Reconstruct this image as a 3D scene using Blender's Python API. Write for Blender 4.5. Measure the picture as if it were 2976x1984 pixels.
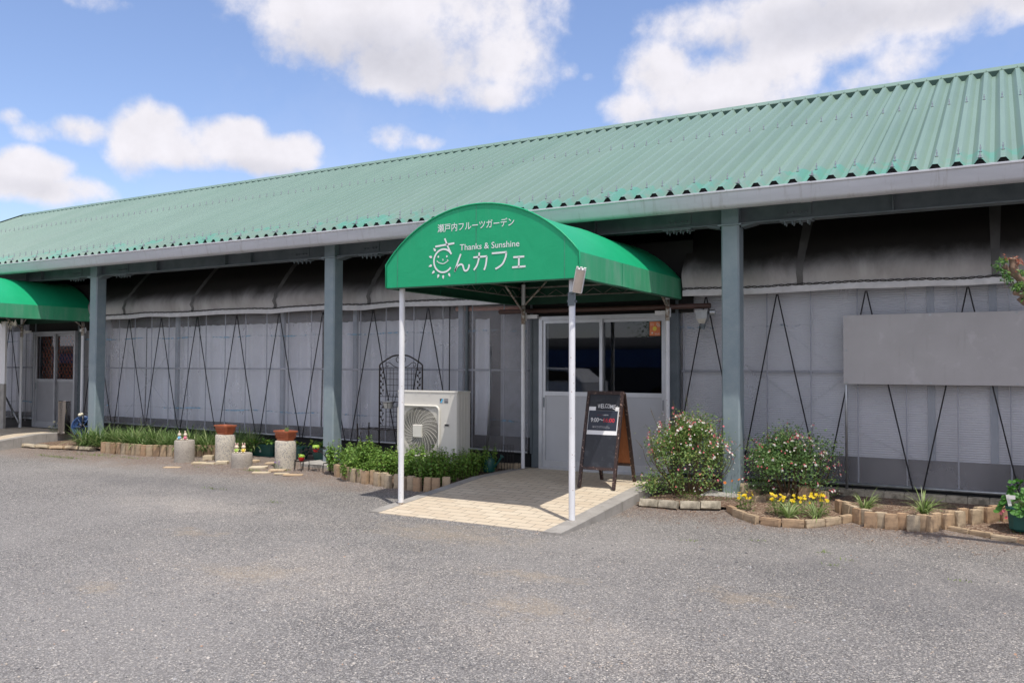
import bpy, math, random
import numpy as np
from mathutils import Vector, Matrix, noise
R = math.radians
PI = math.pi
rnd = random.Random(7)
for o in list(bpy.data.objects):
    bpy.data.objects.remove(o)
scene = bpy.context.scene
COL = scene.collection

# ------------------------------------------------------------------ camera (calibrated from the photograph)
FPX, YAW, PITCH, ROLL, IW, IH, CH = 2472.26, .5249, .0292, -.003, 2976, 1984, 1.5

def lin(a, b, d):
    c, s = math.cos(ROLL), math.sin(ROLL); a, b = c*a+s*b, -s*a+c*b
    c, s = math.cos(PITCH), math.sin(PITCH); d, u = c*d-s*b, s*d+c*b
    c, s = math.cos(YAW), math.sin(YAW)
    return Vector((c*a-s*d, s*a+c*d, u))

cam_d = bpy.data.cameras.new("camera"); cam = bpy.data.objects.new("camera", cam_d); COL.objects.link(cam)
rt, up, fw = lin(1, 0, 0), lin(0, 1, 0), lin(0, 0, 1)
cam.matrix_world = Matrix(((rt.x, up.x, -fw.x, 0), (rt.y, up.y, -fw.y, 0), (rt.z, up.z, -fw.z, CH), (0, 0, 0, 1)))
cam_d.sensor_fit = 'HORIZONTAL'; cam_d.sensor_width = 36; cam_d.lens = FPX/IW*36
cam_d.clip_start = .05; cam_d.clip_end = 2000
scene.camera = cam

def ray(x, y): return lin((x-IW/2)/FPX, (IH/2-y)/FPX, 1)
def at_y(x, y, Y): r = ray(x, y); return Vector((0, 0, CH)) + r*(Y/r.y)
def at_z(x, y, z=0.): r = ray(x, y); return Vector((0, 0, CH)) + r*((z-CH)/r.z)
def at_x(x, y, X): r = ray(x, y); return Vector((0, 0, CH)) + r*(X/r.x)
def gz(Y):
    t = min(max((Y-7.8)/1.8, 0), 1); return .08*t*t*(3-2*t)
def gnd(x, y, off=0.):
    z = 0.
    for _ in range(30): P = at_z(x, y, z+off); z = gz(P.y)
    return Vector((P.x, P.y, z))

# ------------------------------------------------------------------ light, sky, exposure
SUN = Vector((.334, -.24, 1)).normalized()
SKY = .15
EXPO = .5
CL = SKY*2**EXPO
sun_d = bpy.data.lights.new("sun", 'SUN'); sun_d.energy = 3.0; sun_d.angle = R(.53); sun_d.color = (1, .94, .85)
sun = bpy.data.objects.new("sun", sun_d); COL.objects.link(sun)
sun.rotation_euler = SUN.to_track_quat('Z', 'Y').to_euler(); sun.location = (4, -6, 20)
scene.view_settings.view_transform = 'Standard'; scene.view_settings.look = 'None'
scene.view_settings.gamma = 1; scene.view_settings.use_curve_mapping = False
scene.view_settings.exposure = EXPO

def build_world():
    w = bpy.data.worlds.new("World"); scene.world = w; w.use_nodes = True
    nt = w.node_tree; N = nt.nodes; L = nt.links; N.clear()
    out = N.new('ShaderNodeOutputWorld'); bg = N.new('ShaderNodeBackground'); bg.inputs[1].default_value = SKY
    L.new(bg.outputs[0], out.inputs[0])
    sky = N.new('ShaderNodeTexSky'); sky.sky_type = 'NISHITA'; sky.sun_disc = False
    sky.sun_elevation = math.asin(SUN.z); sky.sun_rotation = math.atan2(SUN.x, SUN.y)
    sky.air_density = 1.0; sky.dust_density = .55; sky.ozone_density = 2.2
    tc = N.new('ShaderNodeTexCoord')
    def math_(op, a, b=None, c=None, clamp=False):
        n = N.new('ShaderNodeMath'); n.operation = op; n.use_clamp = clamp
        for i, v in enumerate((a, b, c)):
            if v is None: continue
            if isinstance(v, (int, float)): n.inputs[i].default_value = v
            else: L.new(v, n.inputs[i])
        return n.outputs[0]
    def fbm(scale, detail, rough, off=(0, 0, 0)):
        m = N.new('ShaderNodeMapping'); m.inputs['Location'].default_value = off; L.new(tc.outputs['Generated'], m.inputs[0])
        n = N.new('ShaderNodeTexNoise'); n.inputs['Scale'].default_value = scale; n.inputs['Detail'].default_value = detail
        n.inputs['Roughness'].default_value = rough; L.new(m.outputs[0], n.inputs['Vector']); return n.outputs[0]
    # every cloud is a cluster of soft lobes standing at a bearing and height in the sky
    K = IW/2352.
    def lobe(x, y, hw, hh, wt):
        c = ray(x*K, y*K).normalized(); u = c.cross(Vector((0, 0, 1))).normalized(); v = u.cross(c).normalized()
        fx = FPX/K*c.dot(fw)
        a = N.new('ShaderNodeVectorMath'); a.operation = 'DOT_PRODUCT'; L.new(tc.outputs['Generated'], a.inputs[0]); a.inputs[1].default_value = u*(fx/hw)
        b = N.new('ShaderNodeVectorMath'); b.operation = 'DOT_PRODUCT'; L.new(tc.outputs['Generated'], b.inputs[0]); b.inputs[1].default_value = v*(fx/hh)
        r2 = math_('ADD', math_('MULTIPLY', a.outputs['Value'], a.outputs['Value']), math_('MULTIPLY', b.outputs['Value'], b.outputs['Value']))
        return math_('MULTIPLY_ADD', r2, -.5*wt, wt)
    def cluster(lobes):
        acc = None
        for l in lobes:
            m = lobe(*l)
            if acc is None: acc = m
            else:
                n = N.new('ShaderNodeMath'); n.operation = 'SMOOTH_MAX'; n.inputs[2].default_value = .25
                L.new(acc, n.inputs[0]); L.new(m, n.inputs[1]); acc = n.outputs[0]
        return acc
    white = [(760, 50, 130, 95, 1), (900, 30, 220, 115, 1), (1090, 50, 175, 130, 1), (1180, 150, 95, 85, 1), (1000, 140, 170, 70, 1),
             (1150, 215, 95, 38, .9), (680, 20, 70, 80, .9), (840, -70, 290, 120, 1), (1230, 20, 70, 60, .7), (850, 170, 90, 40, .6),
             (325, 325, 52, 66, 1), (410, 345, 100, 46, 1), (520, 330, 88, 50, 1), (620, 360, 100, 40, 1), (700, 352, 50, 48, 1), (380, 295, 45, 38, .9), (540, 300, 60, 32, .9),
             (60, 398, 62, 36, .95), (140, 438, 75, 26, .8), (20, 410, 40, 30, .8), (190, 465, 70, 18, .45), (190, 298, 55, 22, .55), (15, 265, 24, 15, .5), (90, 300, 40, 16, .4),
             (895, 325, 62, 34, .75), (960, 330, 50, 20, .6), (205, 3, 75, 22, .55), (1298, 160, 30, 26, .6), (1350, 180, 18, 16, .4),
             (1505, 170, 72, 62, 1.05), (1600, 215, 150, 62, 1), (1470, 250, 90, 36, .9), (1700, 200, 120, 78, 1), (1790, 250, 70, 40, .8), (1800, 140, 110, 60, .9),
             (1700, 45, 170, 58, .9), (1880, 60, 190, 85, 1), (2060, 20, 220, 62, 1), (2290, 0, 150, 40, .9), (1570, 42, 70, 26, .6), (1500, 70, 40, 18, .4),
             (2065, 138, 75, 46, .9), (1985, 180, 70, 30, .8), (2120, 110, 40, 30, .7), (1930, 205, 40, 16, .6)]
    grey = [(780, 130, 150, 50, 1), (900, 120, 190, 60, 1), (1000, 170, 110, 55, .8), (1880, 55, 170, 45, 1), (1720, 95, 120, 40, .8), (2150, 25, 180, 28, .8),
            (560, 395, 170, 26, .8), (360, 400, 90, 22, .7), (700, 395, 60, 20, .6), (1640, 262, 160, 26, .7), (60, 430, 70, 16, .5), (1160, 235, 90, 22, .5)]
    d = cluster(white); g = cluster(grey)
    n1 = fbm(9, 9, .58); n2 = fbm(26, 7, .6, (3, 1, 2))
    den = math_('ADD', math_('ADD', d, math_('MULTIPLY', math_('SUBTRACT', n1, .5), 1.7)), math_('MULTIPLY', math_('SUBTRACT', n2, .5), .75))
    mr = N.new('ShaderNodeMapRange'); mr.interpolation_type = 'SMOOTHSTEP'; L.new(den, mr.inputs[0])
    mr.inputs[1].default_value = .24; mr.inputs[2].default_value = .84
    veil = fbm(3.2, 6, .6, (1, 5, 0))
    vm = N.new('ShaderNodeMapRange'); L.new(veil, vm.inputs[0]); vm.inputs[1].default_value = .50; vm.inputs[2].default_value = .85; vm.inputs[4].default_value = .22
    # unseen broken cloud behind and above the viewer, added to whiten the ambient light
    sp = N.new('ShaderNodeSeparateXYZ'); L.new(tc.outputs['Generated'], sp.inputs[0])
    side = N.new('ShaderNodeMapRange'); side.interpolation_type = 'SMOOTHSTEP'; L.new(sp.outputs[1], side.inputs[0]); side.inputs[1].default_value = .12; side.inputs[2].default_value = -.25
    ov = N.new('ShaderNodeMapRange'); ov.interpolation_type = 'SMOOTHSTEP'; L.new(fbm(3.0, 8, .6, (4, 2, 6)), ov.inputs[0]); ov.inputs[1].default_value = .34; ov.inputs[2].default_value = .56
    rear = math_('MULTIPLY', side.outputs[0], ov.outputs[0])
    mask = math_('MAXIMUM', math_('MAXIMUM', mr.outputs[0], vm.outputs[0]), rear)
    gm = N.new('ShaderNodeMapRange'); gm.interpolation_type = 'SMOOTHSTEP'
    L.new(math_('ADD', g, math_('MULTIPLY', math_('SUBTRACT', n1, .5), 1.1)), gm.inputs[0]); gm.inputs[1].default_value = .1; gm.inputs[2].default_value = 1.25
    puff = N.new('ShaderNodeMapRange'); L.new(n2, puff.inputs[0]); puff.inputs[1].default_value = .3; puff.inputs[2].default_value = .7; puff.inputs[3].default_value = .93; puff.inputs[4].default_value = 1.04
    cm = N.new('ShaderNodeMix'); cm.data_type = 'RGBA'; L.new(gm.outputs[0], cm.inputs['Factor'])
    cm.inputs['A'].default_value = (.90/CL, .88/CL, .94/CL, 1); cm.inputs['B'].default_value = (.68/CL, .68/CL, .76/CL, 1)
    sc = N.new('ShaderNodeVectorMath'); sc.operation = 'SCALE'; L.new(cm.outputs['Result'], sc.inputs[0]); L.new(math_('MULTIPLY_ADD', rear, .16, puff.outputs[0]), sc.inputs['Scale'])
    tint = N.new('ShaderNodeMix'); tint.data_type = 'RGBA'; tint.blend_type = 'MULTIPLY'; tint.inputs['Factor'].default_value = 1
    L.new(sky.outputs[0], tint.inputs['A']); tint.inputs['B'].default_value = (.90, .85, .92, 1)
    mix = N.new('ShaderNodeMix'); mix.data_type = 'RGBA'; L.new(mask, mix.inputs['Factor']); L.new(tint.outputs['Result'], mix.inputs['A']); L.new(sc.outputs[0], mix.inputs['B'])
    L.new(mix.outputs['Result'], bg.inputs[0])
build_world()

# ------------------------------------------------------------------ material helpers
MATS = {}
class NT:
    def __init__(s, name):
        m = bpy.data.materials.new(name); m.use_nodes = True; s.m = m; s.N = m.node_tree.nodes; s.L = m.node_tree.links
        s.p = s.N['Principled BSDF']; s.out = s.N['Material Output']; s.tc = s.N.new('ShaderNodeTexCoord'); MATS[name] = m
    def set(s, **k):
        for n, v in k.items():
            s.p.inputs[n.replace('_', ' ')].default_value = (*v, 1) if isinstance(v, tuple) and len(v) == 3 else v
        return s
    def link(s, a, b): s.L.new(a, b)
    def val(s, node, i, v):
        if isinstance(v, (int, float, tuple)): node.inputs[i].default_value = v
        else: s.L.new(v, node.inputs[i])
    def math(s, op, a, b=0., c=0., clamp=False):
        n = s.N.new('ShaderNodeMath'); n.operation = op; n.use_clamp = clamp
        s.val(n, 0, a); s.val(n, 1, b); s.val(n, 2, c); return n.outputs[0]
    def coord(s, kind='Object', scale=(1, 1, 1), loc=(0, 0, 0), rot=(0, 0, 0)):
        m = s.N.new('ShaderNodeMapping'); s.L.new(s.tc.outputs[kind], m.inputs[0]); m.inputs['Scale'].default_value = scale
        m.inputs['Location'].default_value = loc; m.inputs['Rotation'].default_value = rot; return m.outputs[0]
    def noise(s, scale, detail=4, rough=.55, vec=None, dist=0):
        n = s.N.new('ShaderNodeTexNoise'); n.inputs['Scale'].default_value = scale; n.inputs['Detail'].default_value = detail
        n.inputs['Roughness'].default_value = rough; n.inputs['Distortion'].default_value = dist
        s.L.new(vec if vec is not None else s.tc.outputs['Object'], n.inputs['Vector']); return n.outputs[0]
    def voro(s, scale, vec=None, feature='F1', out='Distance', rand=1):
        n = s.N.new('ShaderNodeTexVoronoi'); n.feature = feature; n.inputs['Scale'].default_value = scale; n.inputs['Randomness'].default_value = rand
        s.L.new(vec if vec is not None else s.tc.outputs['Object'], n.inputs['Vector']); return n.outputs[out]
    def ramp(s, fac, stops):
        n = s.N.new('ShaderNodeValToRGB'); e = n.color_ramp.elements
        while len(e) < len(stops): e.new(.5)
        for el, (p, c) in zip(e, stops):
            el.position = p; el.color = (*c, 1) if isinstance(c, tuple) else (c, c, c, 1)
        s.L.new(fac, n.inputs[0]); return n.outputs[0]
    def mix(s, fac, a, b, mode='MIX'):
        n = s.N.new('ShaderNodeMix'); n.data_type = 'RGBA'; n.blend_type = mode; s.val(n, 'Factor', fac) if not isinstance(fac, (int, float)) else setattr(n.inputs['Factor'], 'default_value', fac)
        for k, v in (('A', a), ('B', b)):
            if isinstance(v, tuple): n.inputs[k].default_value = (*v, 1) if len(v) == 3 else v
            else: s.L.new(v, n.inputs[k])
        return n.outputs['Result']
    def base(s, c): s.L.new(c, s.p.inputs['Base Color']); return s
    def bump(s, h, strength=.3, dist=.01):
        n = s.N.new('ShaderNodeBump'); n.inputs['Strength'].default_value = strength; n.inputs['Distance'].default_value = dist
        s.L.new(h, n.inputs['Height']); s.L.new(n.outputs[0], s.p.inputs['Normal']); return s
    def island(s): return s.N.new('ShaderNodeNewGeometry').outputs['Random Per Island']
    def orand(s): return s.N.new('ShaderNodeObjectInfo').outputs['Random']

def plain(name, col, rough=.55, metal=0, var=.25, scale=6, bump=0, spec=.5):
    t = NT(name).set(Roughness=rough, Metallic=metal); t.p.inputs['Specular IOR Level'].default_value = spec
    n = t.noise(scale, 6, .6)
    d = tuple(c*(1-var) for c in col); b = tuple(min(1, c*(1+var*.6)) for c in col)
    t.base(t.ramp(n, [(.3, d), (.7, b)]))
    if bump: t.bump(t.noise(scale*8, 4), bump, .004)
    return t.m

def leafmat(name, c0, c1, c2=None, trans=.35):
    t = NT(name); r = t.island()
    col = t.ramp(r, [(0, c0), (.7, c1), (1, c2 or c1)])
    t.base(col).set(Roughness=.5)
    tr = t.N.new('ShaderNodeBsdfTranslucent'); t.link(col, tr.inputs[0])
    mx = t.N.new('ShaderNodeMixShader'); mx.inputs[0].default_value = trans
    t.link(t.p.outputs[0], mx.inputs[1]); t.link(tr.outputs[0], mx.inputs[2]); t.link(mx.outputs[0], t.out.inputs[0])
    return t.m

def mk_materials():
    # roof: painted steel, faded, a few fresher patches low on the sheets
    t = NT('roof_green').set(Roughness=.42)
    n = t.noise(1.1, 6, .6, t.coord('Object', (1, .25, .25))); fine = t.noise(40, 4)
    c = t.ramp(n, [(.3, (.158, .248, .196)), (.7, (.195, .292, .236))])
    s = t.N.new('ShaderNodeSeparateXYZ'); t.link(t.tc.outputs['Object'], s.inputs[0])
    w = t.N.new('ShaderNodeTexWhiteNoise'); w.noise_dimensions = '1D'; t.link(t.math('FLOOR', t.math('MULTIPLY', s.outputs[0], 1/.748)), w.inputs['W'])
    c = t.mix(t.math('MULTIPLY', w.outputs['Value'], .22), c, (.245, .32, .28))
    c = t.mix(t.ramp(t.noise(2.2, 6, .7, t.coord('Object', (3, .3, .3))), [(.5, 0.), (.78, .35)]), c, (.15, .21, .18))
    low = t.math('MULTIPLY', t.math('LESS_THAN', t.math('ADD', s.outputs[2], t.math('MULTIPLY', t.noise(6, 4), .12)), 3.66), t.ramp(t.noise(1.9, 5, .7), [(.48, 0.), (.6, .6)]))
    t.base(t.mix(low, c, (.075, .33, .245)))
    t = NT('roof_dark').set(Roughness=.7, Base_Color=(.012, .05, .04))
    plain('eave_black', (.012, .012, .012), .8)
    # gutter: light grey plastic with dirt streaks
    t = NT('gutter_grey').set(Roughness=.38)
    n = t.noise(3, 6, .65, t.coord('Object', (.5, 1, 3))); st = t.noise(5, 5, .7, t.coord('Object', (3, 1, .35)))
    c = t.ramp(n, [(.25, (.46, .47, .50)), (.7, (.56, .57, .61))]); t.base(t.mix(t.math('MULTIPLY', t.math('SUBTRACT', st, .55, clamp=True), 3), c, (.28, .26, .24)))
    # painted blue grey steel of columns and beam
    t = NT('steel_blue').set(Roughness=.45)
    n = t.noise(5, 7, .65); sp = t.noise(45, 3, .7)
    c = t.ramp(n, [(.28, (.185, .245, .275)), (.72, (.26, .315, .34))])
    c = t.mix(t.ramp(sp, [(.6, 0.), (.72, .35)]), c, (.33, .37, .38)); t.base(c); t.bump(t.noise(70, 3), .08, .003)
    t = NT('steel_dark').set(Roughness=.5); t.base(t.ramp(t.noise(6, 6), [(.3, (.10, .125, .14)), (.7, (.15, .175, .19))]))
    plain('galvanised', (.42, .44, .46), .38, .75, .25, 12)
    plain('alu_shaded', (.34, .35, .37), .45, .3, .2, 5); plain('panel_shaded', (.24, .245, .26), .5, .1, .1, 3); plain('bar_grey', (.40, .42, .46), .5, .1, .1, 5); plain('stud_grey', (.30, .34, .38), .5, 0, .15, 5); plain('alu', (.60, .615, .64), .36, .55, .12, 5)  # left door frame and panel greys are darkened to stand in for deep shade
    plain('door_panel', (.47, .485, .51), .42, .1, .06, 3)
    # awning canvas
    t = NT('awning_green').set(Roughness=.42); t.p.inputs['Specular IOR Level'].default_value = .3
    n = t.noise(2.2, 6, .6); st = t.noise(3, 5, .65, t.coord('Object', (7, 7, .5)))
    c = t.ramp(n, [(.3, (.010, .34, .150)), (.7, (.014, .38, .172))]); c = t.mix(t.ramp(st, [(.55, 0.), (.75, .2)]), c, (.08, .38, .22)); c = t.mix(t.N.new('ShaderNodeNewGeometry').outputs['Backfacing'], c, (.008, .075, .04))  # back faces coloured dark to stand in for shade beneath the awning
    t.base(c); t.bump(t.noise(2.6, 5, .55, t.coord('Object', (1, 1, 1)), 1.5), .16, .03)
    tr = t.N.new('ShaderNodeBsdfTranslucent'); tr.inputs[0].default_value = (.01, .28, .12, 1)
    mx = t.N.new('ShaderNodeMixShader'); mx.inputs[0].default_value = .02
    t.link(t.p.outputs[0], mx.inputs[1]); t.link(tr.outputs[0], mx.inputs[2]); t.link(mx.outputs[0], t.out.inputs[0])
    t = NT('awning_green_faded').set(Roughness=.5)
    st = t.noise(2.2, 6, .62, t.coord('Object', (3, 3, .6))); s = t.N.new('ShaderNodeSeparateXYZ'); t.link(t.tc.outputs['Object'], s.inputs[0])
    c = t.ramp(st, [(.30, (.035, .345, .16)), (.5, (.065, .36, .185)), (.75, (.15, .375, .245))])
    low = t.ramp(t.math('ADD', s.outputs[2], t.math('MULTIPLY', t.noise(9, 5), .12)), [(0, 0.), (1, 0.)])
    c = t.mix(t.N.new('ShaderNodeNewGeometry').outputs['Backfacing'], c, (.008, .075, .04)); t.base(c)  # inner face of the sides darkened the same way, as painted shade
    plain('awning_inner_shade', (.008, .06, .034), .7); plain('hem_dark', (.02, .09, .05), .6); plain('seam_green', (.03, .30, .16), .5)
    t = NT('letter_white').set(Roughness=.5, Base_Color=(.74, .76, .77))
    # white painted posts with rust flecks
    t = NT('post_white').set(Roughness=.4)
    sp = t.voro(26); n = t.noise(14, 5, .7)
    c = t.ramp(t.noise(4, 5), [(.3, (.70, .71, .73)), (.7, (.80, .81, .83))])
    f = t.math('MULTIPLY', t.math('LESS_THAN', sp, .13), t.math('GREATER_THAN', n, .52))
    t.base(t.mix(t.math('MULTIPLY', f, .8), c, (.25, .12, .06)))
    t = NT('frame_dirty').set(Roughness=.6); t.base(t.ramp(t.noise(9, 6, .7), [(.35, (.09, .08, .065)), (.65, (.26, .25, .23))]))
    t = NT('post_rusty').set(Roughness=.6)
    n = t.noise(22, 7, .7); t.base(t.ramp(n, [(.38, (.14, .07, .04)), (.5, (.33, .29, .24)), (.62, (.62, .62, .60))]))
    # plastic film over the wall
    def film(name, tr, c0, c1):
        t = NT(name).set(Roughness=.28); v = t.coord('Object', (1.6, 1, .9)); n = t.noise(1.5, 7, .62, v, .6)
        t.base(t.ramp(n, [(.3, c0), (.7, c1)])); t.bump(t.noise(2.4, 4, .5, v, 1.2), .22, .03)
        a = t.N.new('ShaderNodeBsdfTransparent'); a.inputs[0].default_value = (.93, .95, .98, 1)
        mx = t.N.new('ShaderNodeMixShader'); f = t.ramp(t.noise(.9, 6, .6, v), [(.3, tr-.10), (.7, tr+.10)])
        t.link(f, mx.inputs[0]); t.link(t.p.outputs[0], mx.inputs[1]); t.link(a.outputs[0], mx.inputs[2]); t.link(mx.outputs[0], t.out.inputs[0])
    film('film', .70, (.45, .445, .47), (.60, .59, .615))
    film('film_dark', .55, (.20, .23, .29), (.30, .33, .39))
    t = NT('mark_blue').set(Roughness=.5); n = t.noise(14, 4, .7, t.coord('Object', (1, 1, 1)))
    a = t.N.new('ShaderNodeBsdfTransparent'); mx = t.N.new('ShaderNodeMixShader'); t.set(Base_Color=(.13, .32, .47))
    t.link(t.ramp(t.math('MULTIPLY', n, t.noise(1.7, 2)), [(.24, 0.), (.34, .75)]), mx.inputs[0]); t.link(a.outputs[0], mx.inputs[1]); t.link(t.p.outputs[0], mx.inputs[2]); t.link(mx.outputs[0], t.out.inputs[0])
    plain('curtain', (.86, .86, .88), .8, 0, .05, 2)
    t = NT('polycarb').set(Roughness=.35); t.base(t.ramp(t.noise(.8, 5), [(.3, (.58, .58, .60)), (.7, (.70, .70, .72))]))
    t = NT('tarp').set(Roughness=.7)        # pale canvas with the eave shade painted into its upper part
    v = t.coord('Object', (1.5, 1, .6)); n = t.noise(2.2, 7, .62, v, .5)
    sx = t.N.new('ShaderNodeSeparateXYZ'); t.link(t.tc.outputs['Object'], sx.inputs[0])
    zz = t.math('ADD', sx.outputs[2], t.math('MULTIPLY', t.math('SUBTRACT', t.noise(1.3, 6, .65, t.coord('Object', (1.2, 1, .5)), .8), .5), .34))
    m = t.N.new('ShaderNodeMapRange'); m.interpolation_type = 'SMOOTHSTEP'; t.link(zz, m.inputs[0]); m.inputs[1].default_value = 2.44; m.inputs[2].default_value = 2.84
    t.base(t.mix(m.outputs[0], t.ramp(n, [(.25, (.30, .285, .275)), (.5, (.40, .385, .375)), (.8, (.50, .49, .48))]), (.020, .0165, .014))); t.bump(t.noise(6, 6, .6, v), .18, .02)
    plain('tarp_hem', (.58, .575, .58), .6, 0, .15, 8)
    plain('strap', (.12, .115, .11), .7)
    plain('black_sheet', (.010, .011, .013), .6, 0, .3, 4)
    plain('rope', (.008, .008, .010), .7)
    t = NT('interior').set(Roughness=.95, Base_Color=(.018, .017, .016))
    plain('interior_pale', (.30, .31, .33), .8)
    plain('concrete', (.36, .345, .32), .85, 0, .3, 5, .3)
    # ramp curb
    t = NT('curb').set(Roughness=.9); n = t.noise(5, 8, .65); st = t.noise(9, 5, .7, t.coord('Object', (2, 2, .4)))
    c = t.ramp(n, [(.25, (.23, .215, .195)), (.7, (.37, .35, .325))]); t.base(t.mix(t.ramp(st, [(.55, 0.), (.75, .5)]), c, (.11, .105, .085))); t.bump(t.noise(60, 5, .7), .35, .006)
    # pavers: herring of cream bricks
    t = NT('paver').set(Roughness=.8)
    b = t.N.new('ShaderNodeTexBrick'); t.link(t.coord('Object', (1, 1, 1)), b.inputs['Vector'])
    b.offset = .5; b.inputs['Scale'].default_value = 1; b.inputs['Brick Width'].default_value = .232; b.inputs['Row Height'].default_value = .116
    b.inputs['Mortar Size'].default_value = .0040; b.inputs['Mortar Smooth'].default_value = .1; b.inputs['Bias'].default_value = 0
    b.inputs['Color1'].default_value = (.62, .54, .42, 1); b.inputs['Color2'].default_value = (.55, .46, .345, 1); b.inputs['Mortar'].default_value = (.13, .115, .10, 1)
    n = t.noise(4, 7, .65); c = t.mix(t.ramp(n, [(.35, .0), (.75, .45)]), b.outputs['Color'], (.44, .36, .27))
    c = t.mix(t.ramp(t.noise(90, 3, .7), [(.62, 0.), (.7, .5)]), c, (.19, .17, .14)); t.base(c)
    h = t.mix(.85, t.noise(55, 5, .7), b.outputs['Fac']); t.bump(t.math('SUBTRACT', 1., b.outputs['Fac']), .5, .006)
    # edging bricks
    t = NT('brick_tan').set(Roughness=.85); n = t.noise(9, 7, .68); r = t.orand()
    c = t.ramp(r, [(0, (.40, .26, .155)), (.5, (.43, .315, .20)), (1, (.47, .385, .27))])
    d = t.ramp(n, [(.42, 0.), (.62, .85)]); t.base(t.mix(d, c, t.mix(.65, c, (.11, .085, .06)))); t.bump(t.noise(60, 5, .7), .3, .005)
    t = NT('brick_grey').set(Roughness=.9); n = t.noise(11, 7, .7); r = t.orand()
    c = t.ramp(r, [(0, (.36, .32, .25)), (1, (.44, .39, .30))]); t.base(t.mix(t.ramp(n, [(.42, 0.), (.64, .85)]), c, (.13, .115, .085))); t.bump(t.noise(50, 5, .7), .4, .006)
    t = NT('paver_flat').set(Roughness=.85); r = t.orand()
    c = t.ramp(r, [(0, (.52, .43, .29)), (.55, (.57, .50, .37)), (1, (.50, .35, .21))]); t.base(t.mix(t.ramp(t.noise(14, 6, .7), [(.5, 0.), (.7, .4)]), c, (.33, .28, .2))); t.bump(t.noise(50, 4), .2, .004)
    # exposed aggregate cylinders
    t = NT('aggregate').set(Roughness=.9); v = t.voro(52); n = t.noise(34, 4, .6); st = t.noise(5, 5, .7)
    c = t.mix(t.ramp(v, [(.30, 1.), (.36, 0.)]), (.50, .46, .385), (.29, .27, .24)); c = t.mix(t.ramp(t.voro(30, out='Distance'), [(.26, 1.), (.31, 0.)]), c, (.27, .265, .26))
    t.base(t.mix(t.ramp(st, [(.5, 0.), (.8, .35)]), c, (.25, .22, .19))); t.bump(n, .5, .008)
    t = NT('aggregate_worn').set(Roughness=.9); v = t.voro(60); st = t.noise(6, 6, .7)
    c = t.mix(t.ramp(v, [(.26, 1.), (.33, 0.)]), (.37, .335, .29), (.22, .20, .18)); t.base(t.mix(t.ramp(st, [(.45, 0.), (.72, .6)]), c, (.20, .18, .16))); t.bump(t.noise(40, 4), .5, .008)
    plain('terracotta', (.40, .115, .05), .5, 0, .25, 12, .1)
    plain('cream_glaze', (.72, .62, .48), .22, 0, .1, 20); plain('pink_glaze', (.66, .17, .26), .2, 0, .15, 20); plain('blue_glaze', (.18, .48, .72), .2, 0, .1, 20)
    plain('green_glaze', (.36, .55, .08), .2, 0, .1, 20); plain('yellow_glaze', (.72, .56, .06), .2, 0, .1, 20); plain('red_glaze', (.60, .015, .02), .12, 0, .15, 20); plain('dark_glaze', (.02, .02, .02), .3)
    plain('soft_pink', (.70, .30, .33), .3)
    plain('wire_black', (.015, .014, .014), .45, .3); plain('iron_brown', (.035, .026, .022), .55, .2)
    plain('ac_cream', (.66, .64, .59), .38, 0, .05, 3); plain('ac_dark', (.045, .045, .045), .6); plain('ac_grille', (.68, .66, .60), .35, 0, .05, 5)
    plain('label_grey', (.45, .45, .46), .5); plain('logo_blue', (.08, .50, .78), .4); plain('logo_black', (.01, .012, .018), .4)
    # sandwich board
    t = NT('chalkboard').set(Roughness=.38); n = t.noise(7, 7, .7); t.base(t.mix(t.ramp(n, [(.5, 0.), (.75, .35)]), (.012, .014, .020), (.11, .12, .14)))
    t = NT('board_frame').set(Roughness=.5); n = t.noise(38, 4, .75); t.base(t.mix(t.ramp(n, [(.60, 0.), (.635, 1.)]), (.035, .017, .014), (.52, .36, .28)))
    t = NT('plywood').set(Roughness=.6); n = t.noise(4, 6, .6, t.coord('Object', (6, 6, .8)), .8); t.base(t.ramp(n, [(.3, (.22, .065, .018)), (.7, (.33, .115, .035))]))
    plain('paper_white', (.80, .80, .81), .6, 0, .03); plain('poster_navy', (.020, .026, .045), .4, 0, .2); plain('print_red', (.75, .03, .05), .5); plain('print_white', (.78, .78, .78), .5, 0, .05); plain('print_dark_red', (.20, .015, .03), .5)
    plain('sticker_orange', (.68, .20, .08), .5, 0, .08); plain('sticker_yellow', (.70, .58, .08), .5); plain('sticker_white', (.72, .62, .55), .5)
    # glass
    t = NT('glass'); gl = t.N.new('ShaderNodeBsdfGlossy'); gl.inputs['Roughness'].default_value = .015; gl.inputs[0].default_value = (.92, .95, 1, 1)
    a = t.N.new('ShaderNodeBsdfTransparent'); a.inputs[0].default_value = (.62, .65, .66, 1); fr = t.N.new('ShaderNodeFresnel'); fr.inputs[0].default_value = 1.65
    mx = t.N.new('ShaderNodeMixShader'); t.link(fr.outputs[0], mx.inputs[0]); t.link(a.outputs[0], mx.inputs[1]); t.link(gl.outputs[0], mx.inputs[2]); t.link(mx.outputs[0], t.out.inputs[0])
    # bare board
    t = NT('board_grey').set(Roughness=.75); n = t.noise(2.2, 7, .62); c = t.ramp(n, [(.3, (.385, .372, .375)), (.7, (.44, .43, .435))])
    w = t.math('MULTIPLY', t.ramp(t.noise(7, 3, .5), [(.60, 0.), (.74, 1.)]), .35); st = t.noise(3, 6, .7, t.coord('Object', (5, 1, .5))); c = t.mix(t.ramp(st, [(.58, 0.), (.75, .4)]), c, (.27, .255, .245)); t.base(t.mix(w, c, (.56, .55, .57))); t.bump(t.noise(60, 3), .05, .002)
    t = NT('steel_mirror').set(Roughness=.16, Metallic=1.0, Base_Color=(.30, .27, .245))
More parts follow.
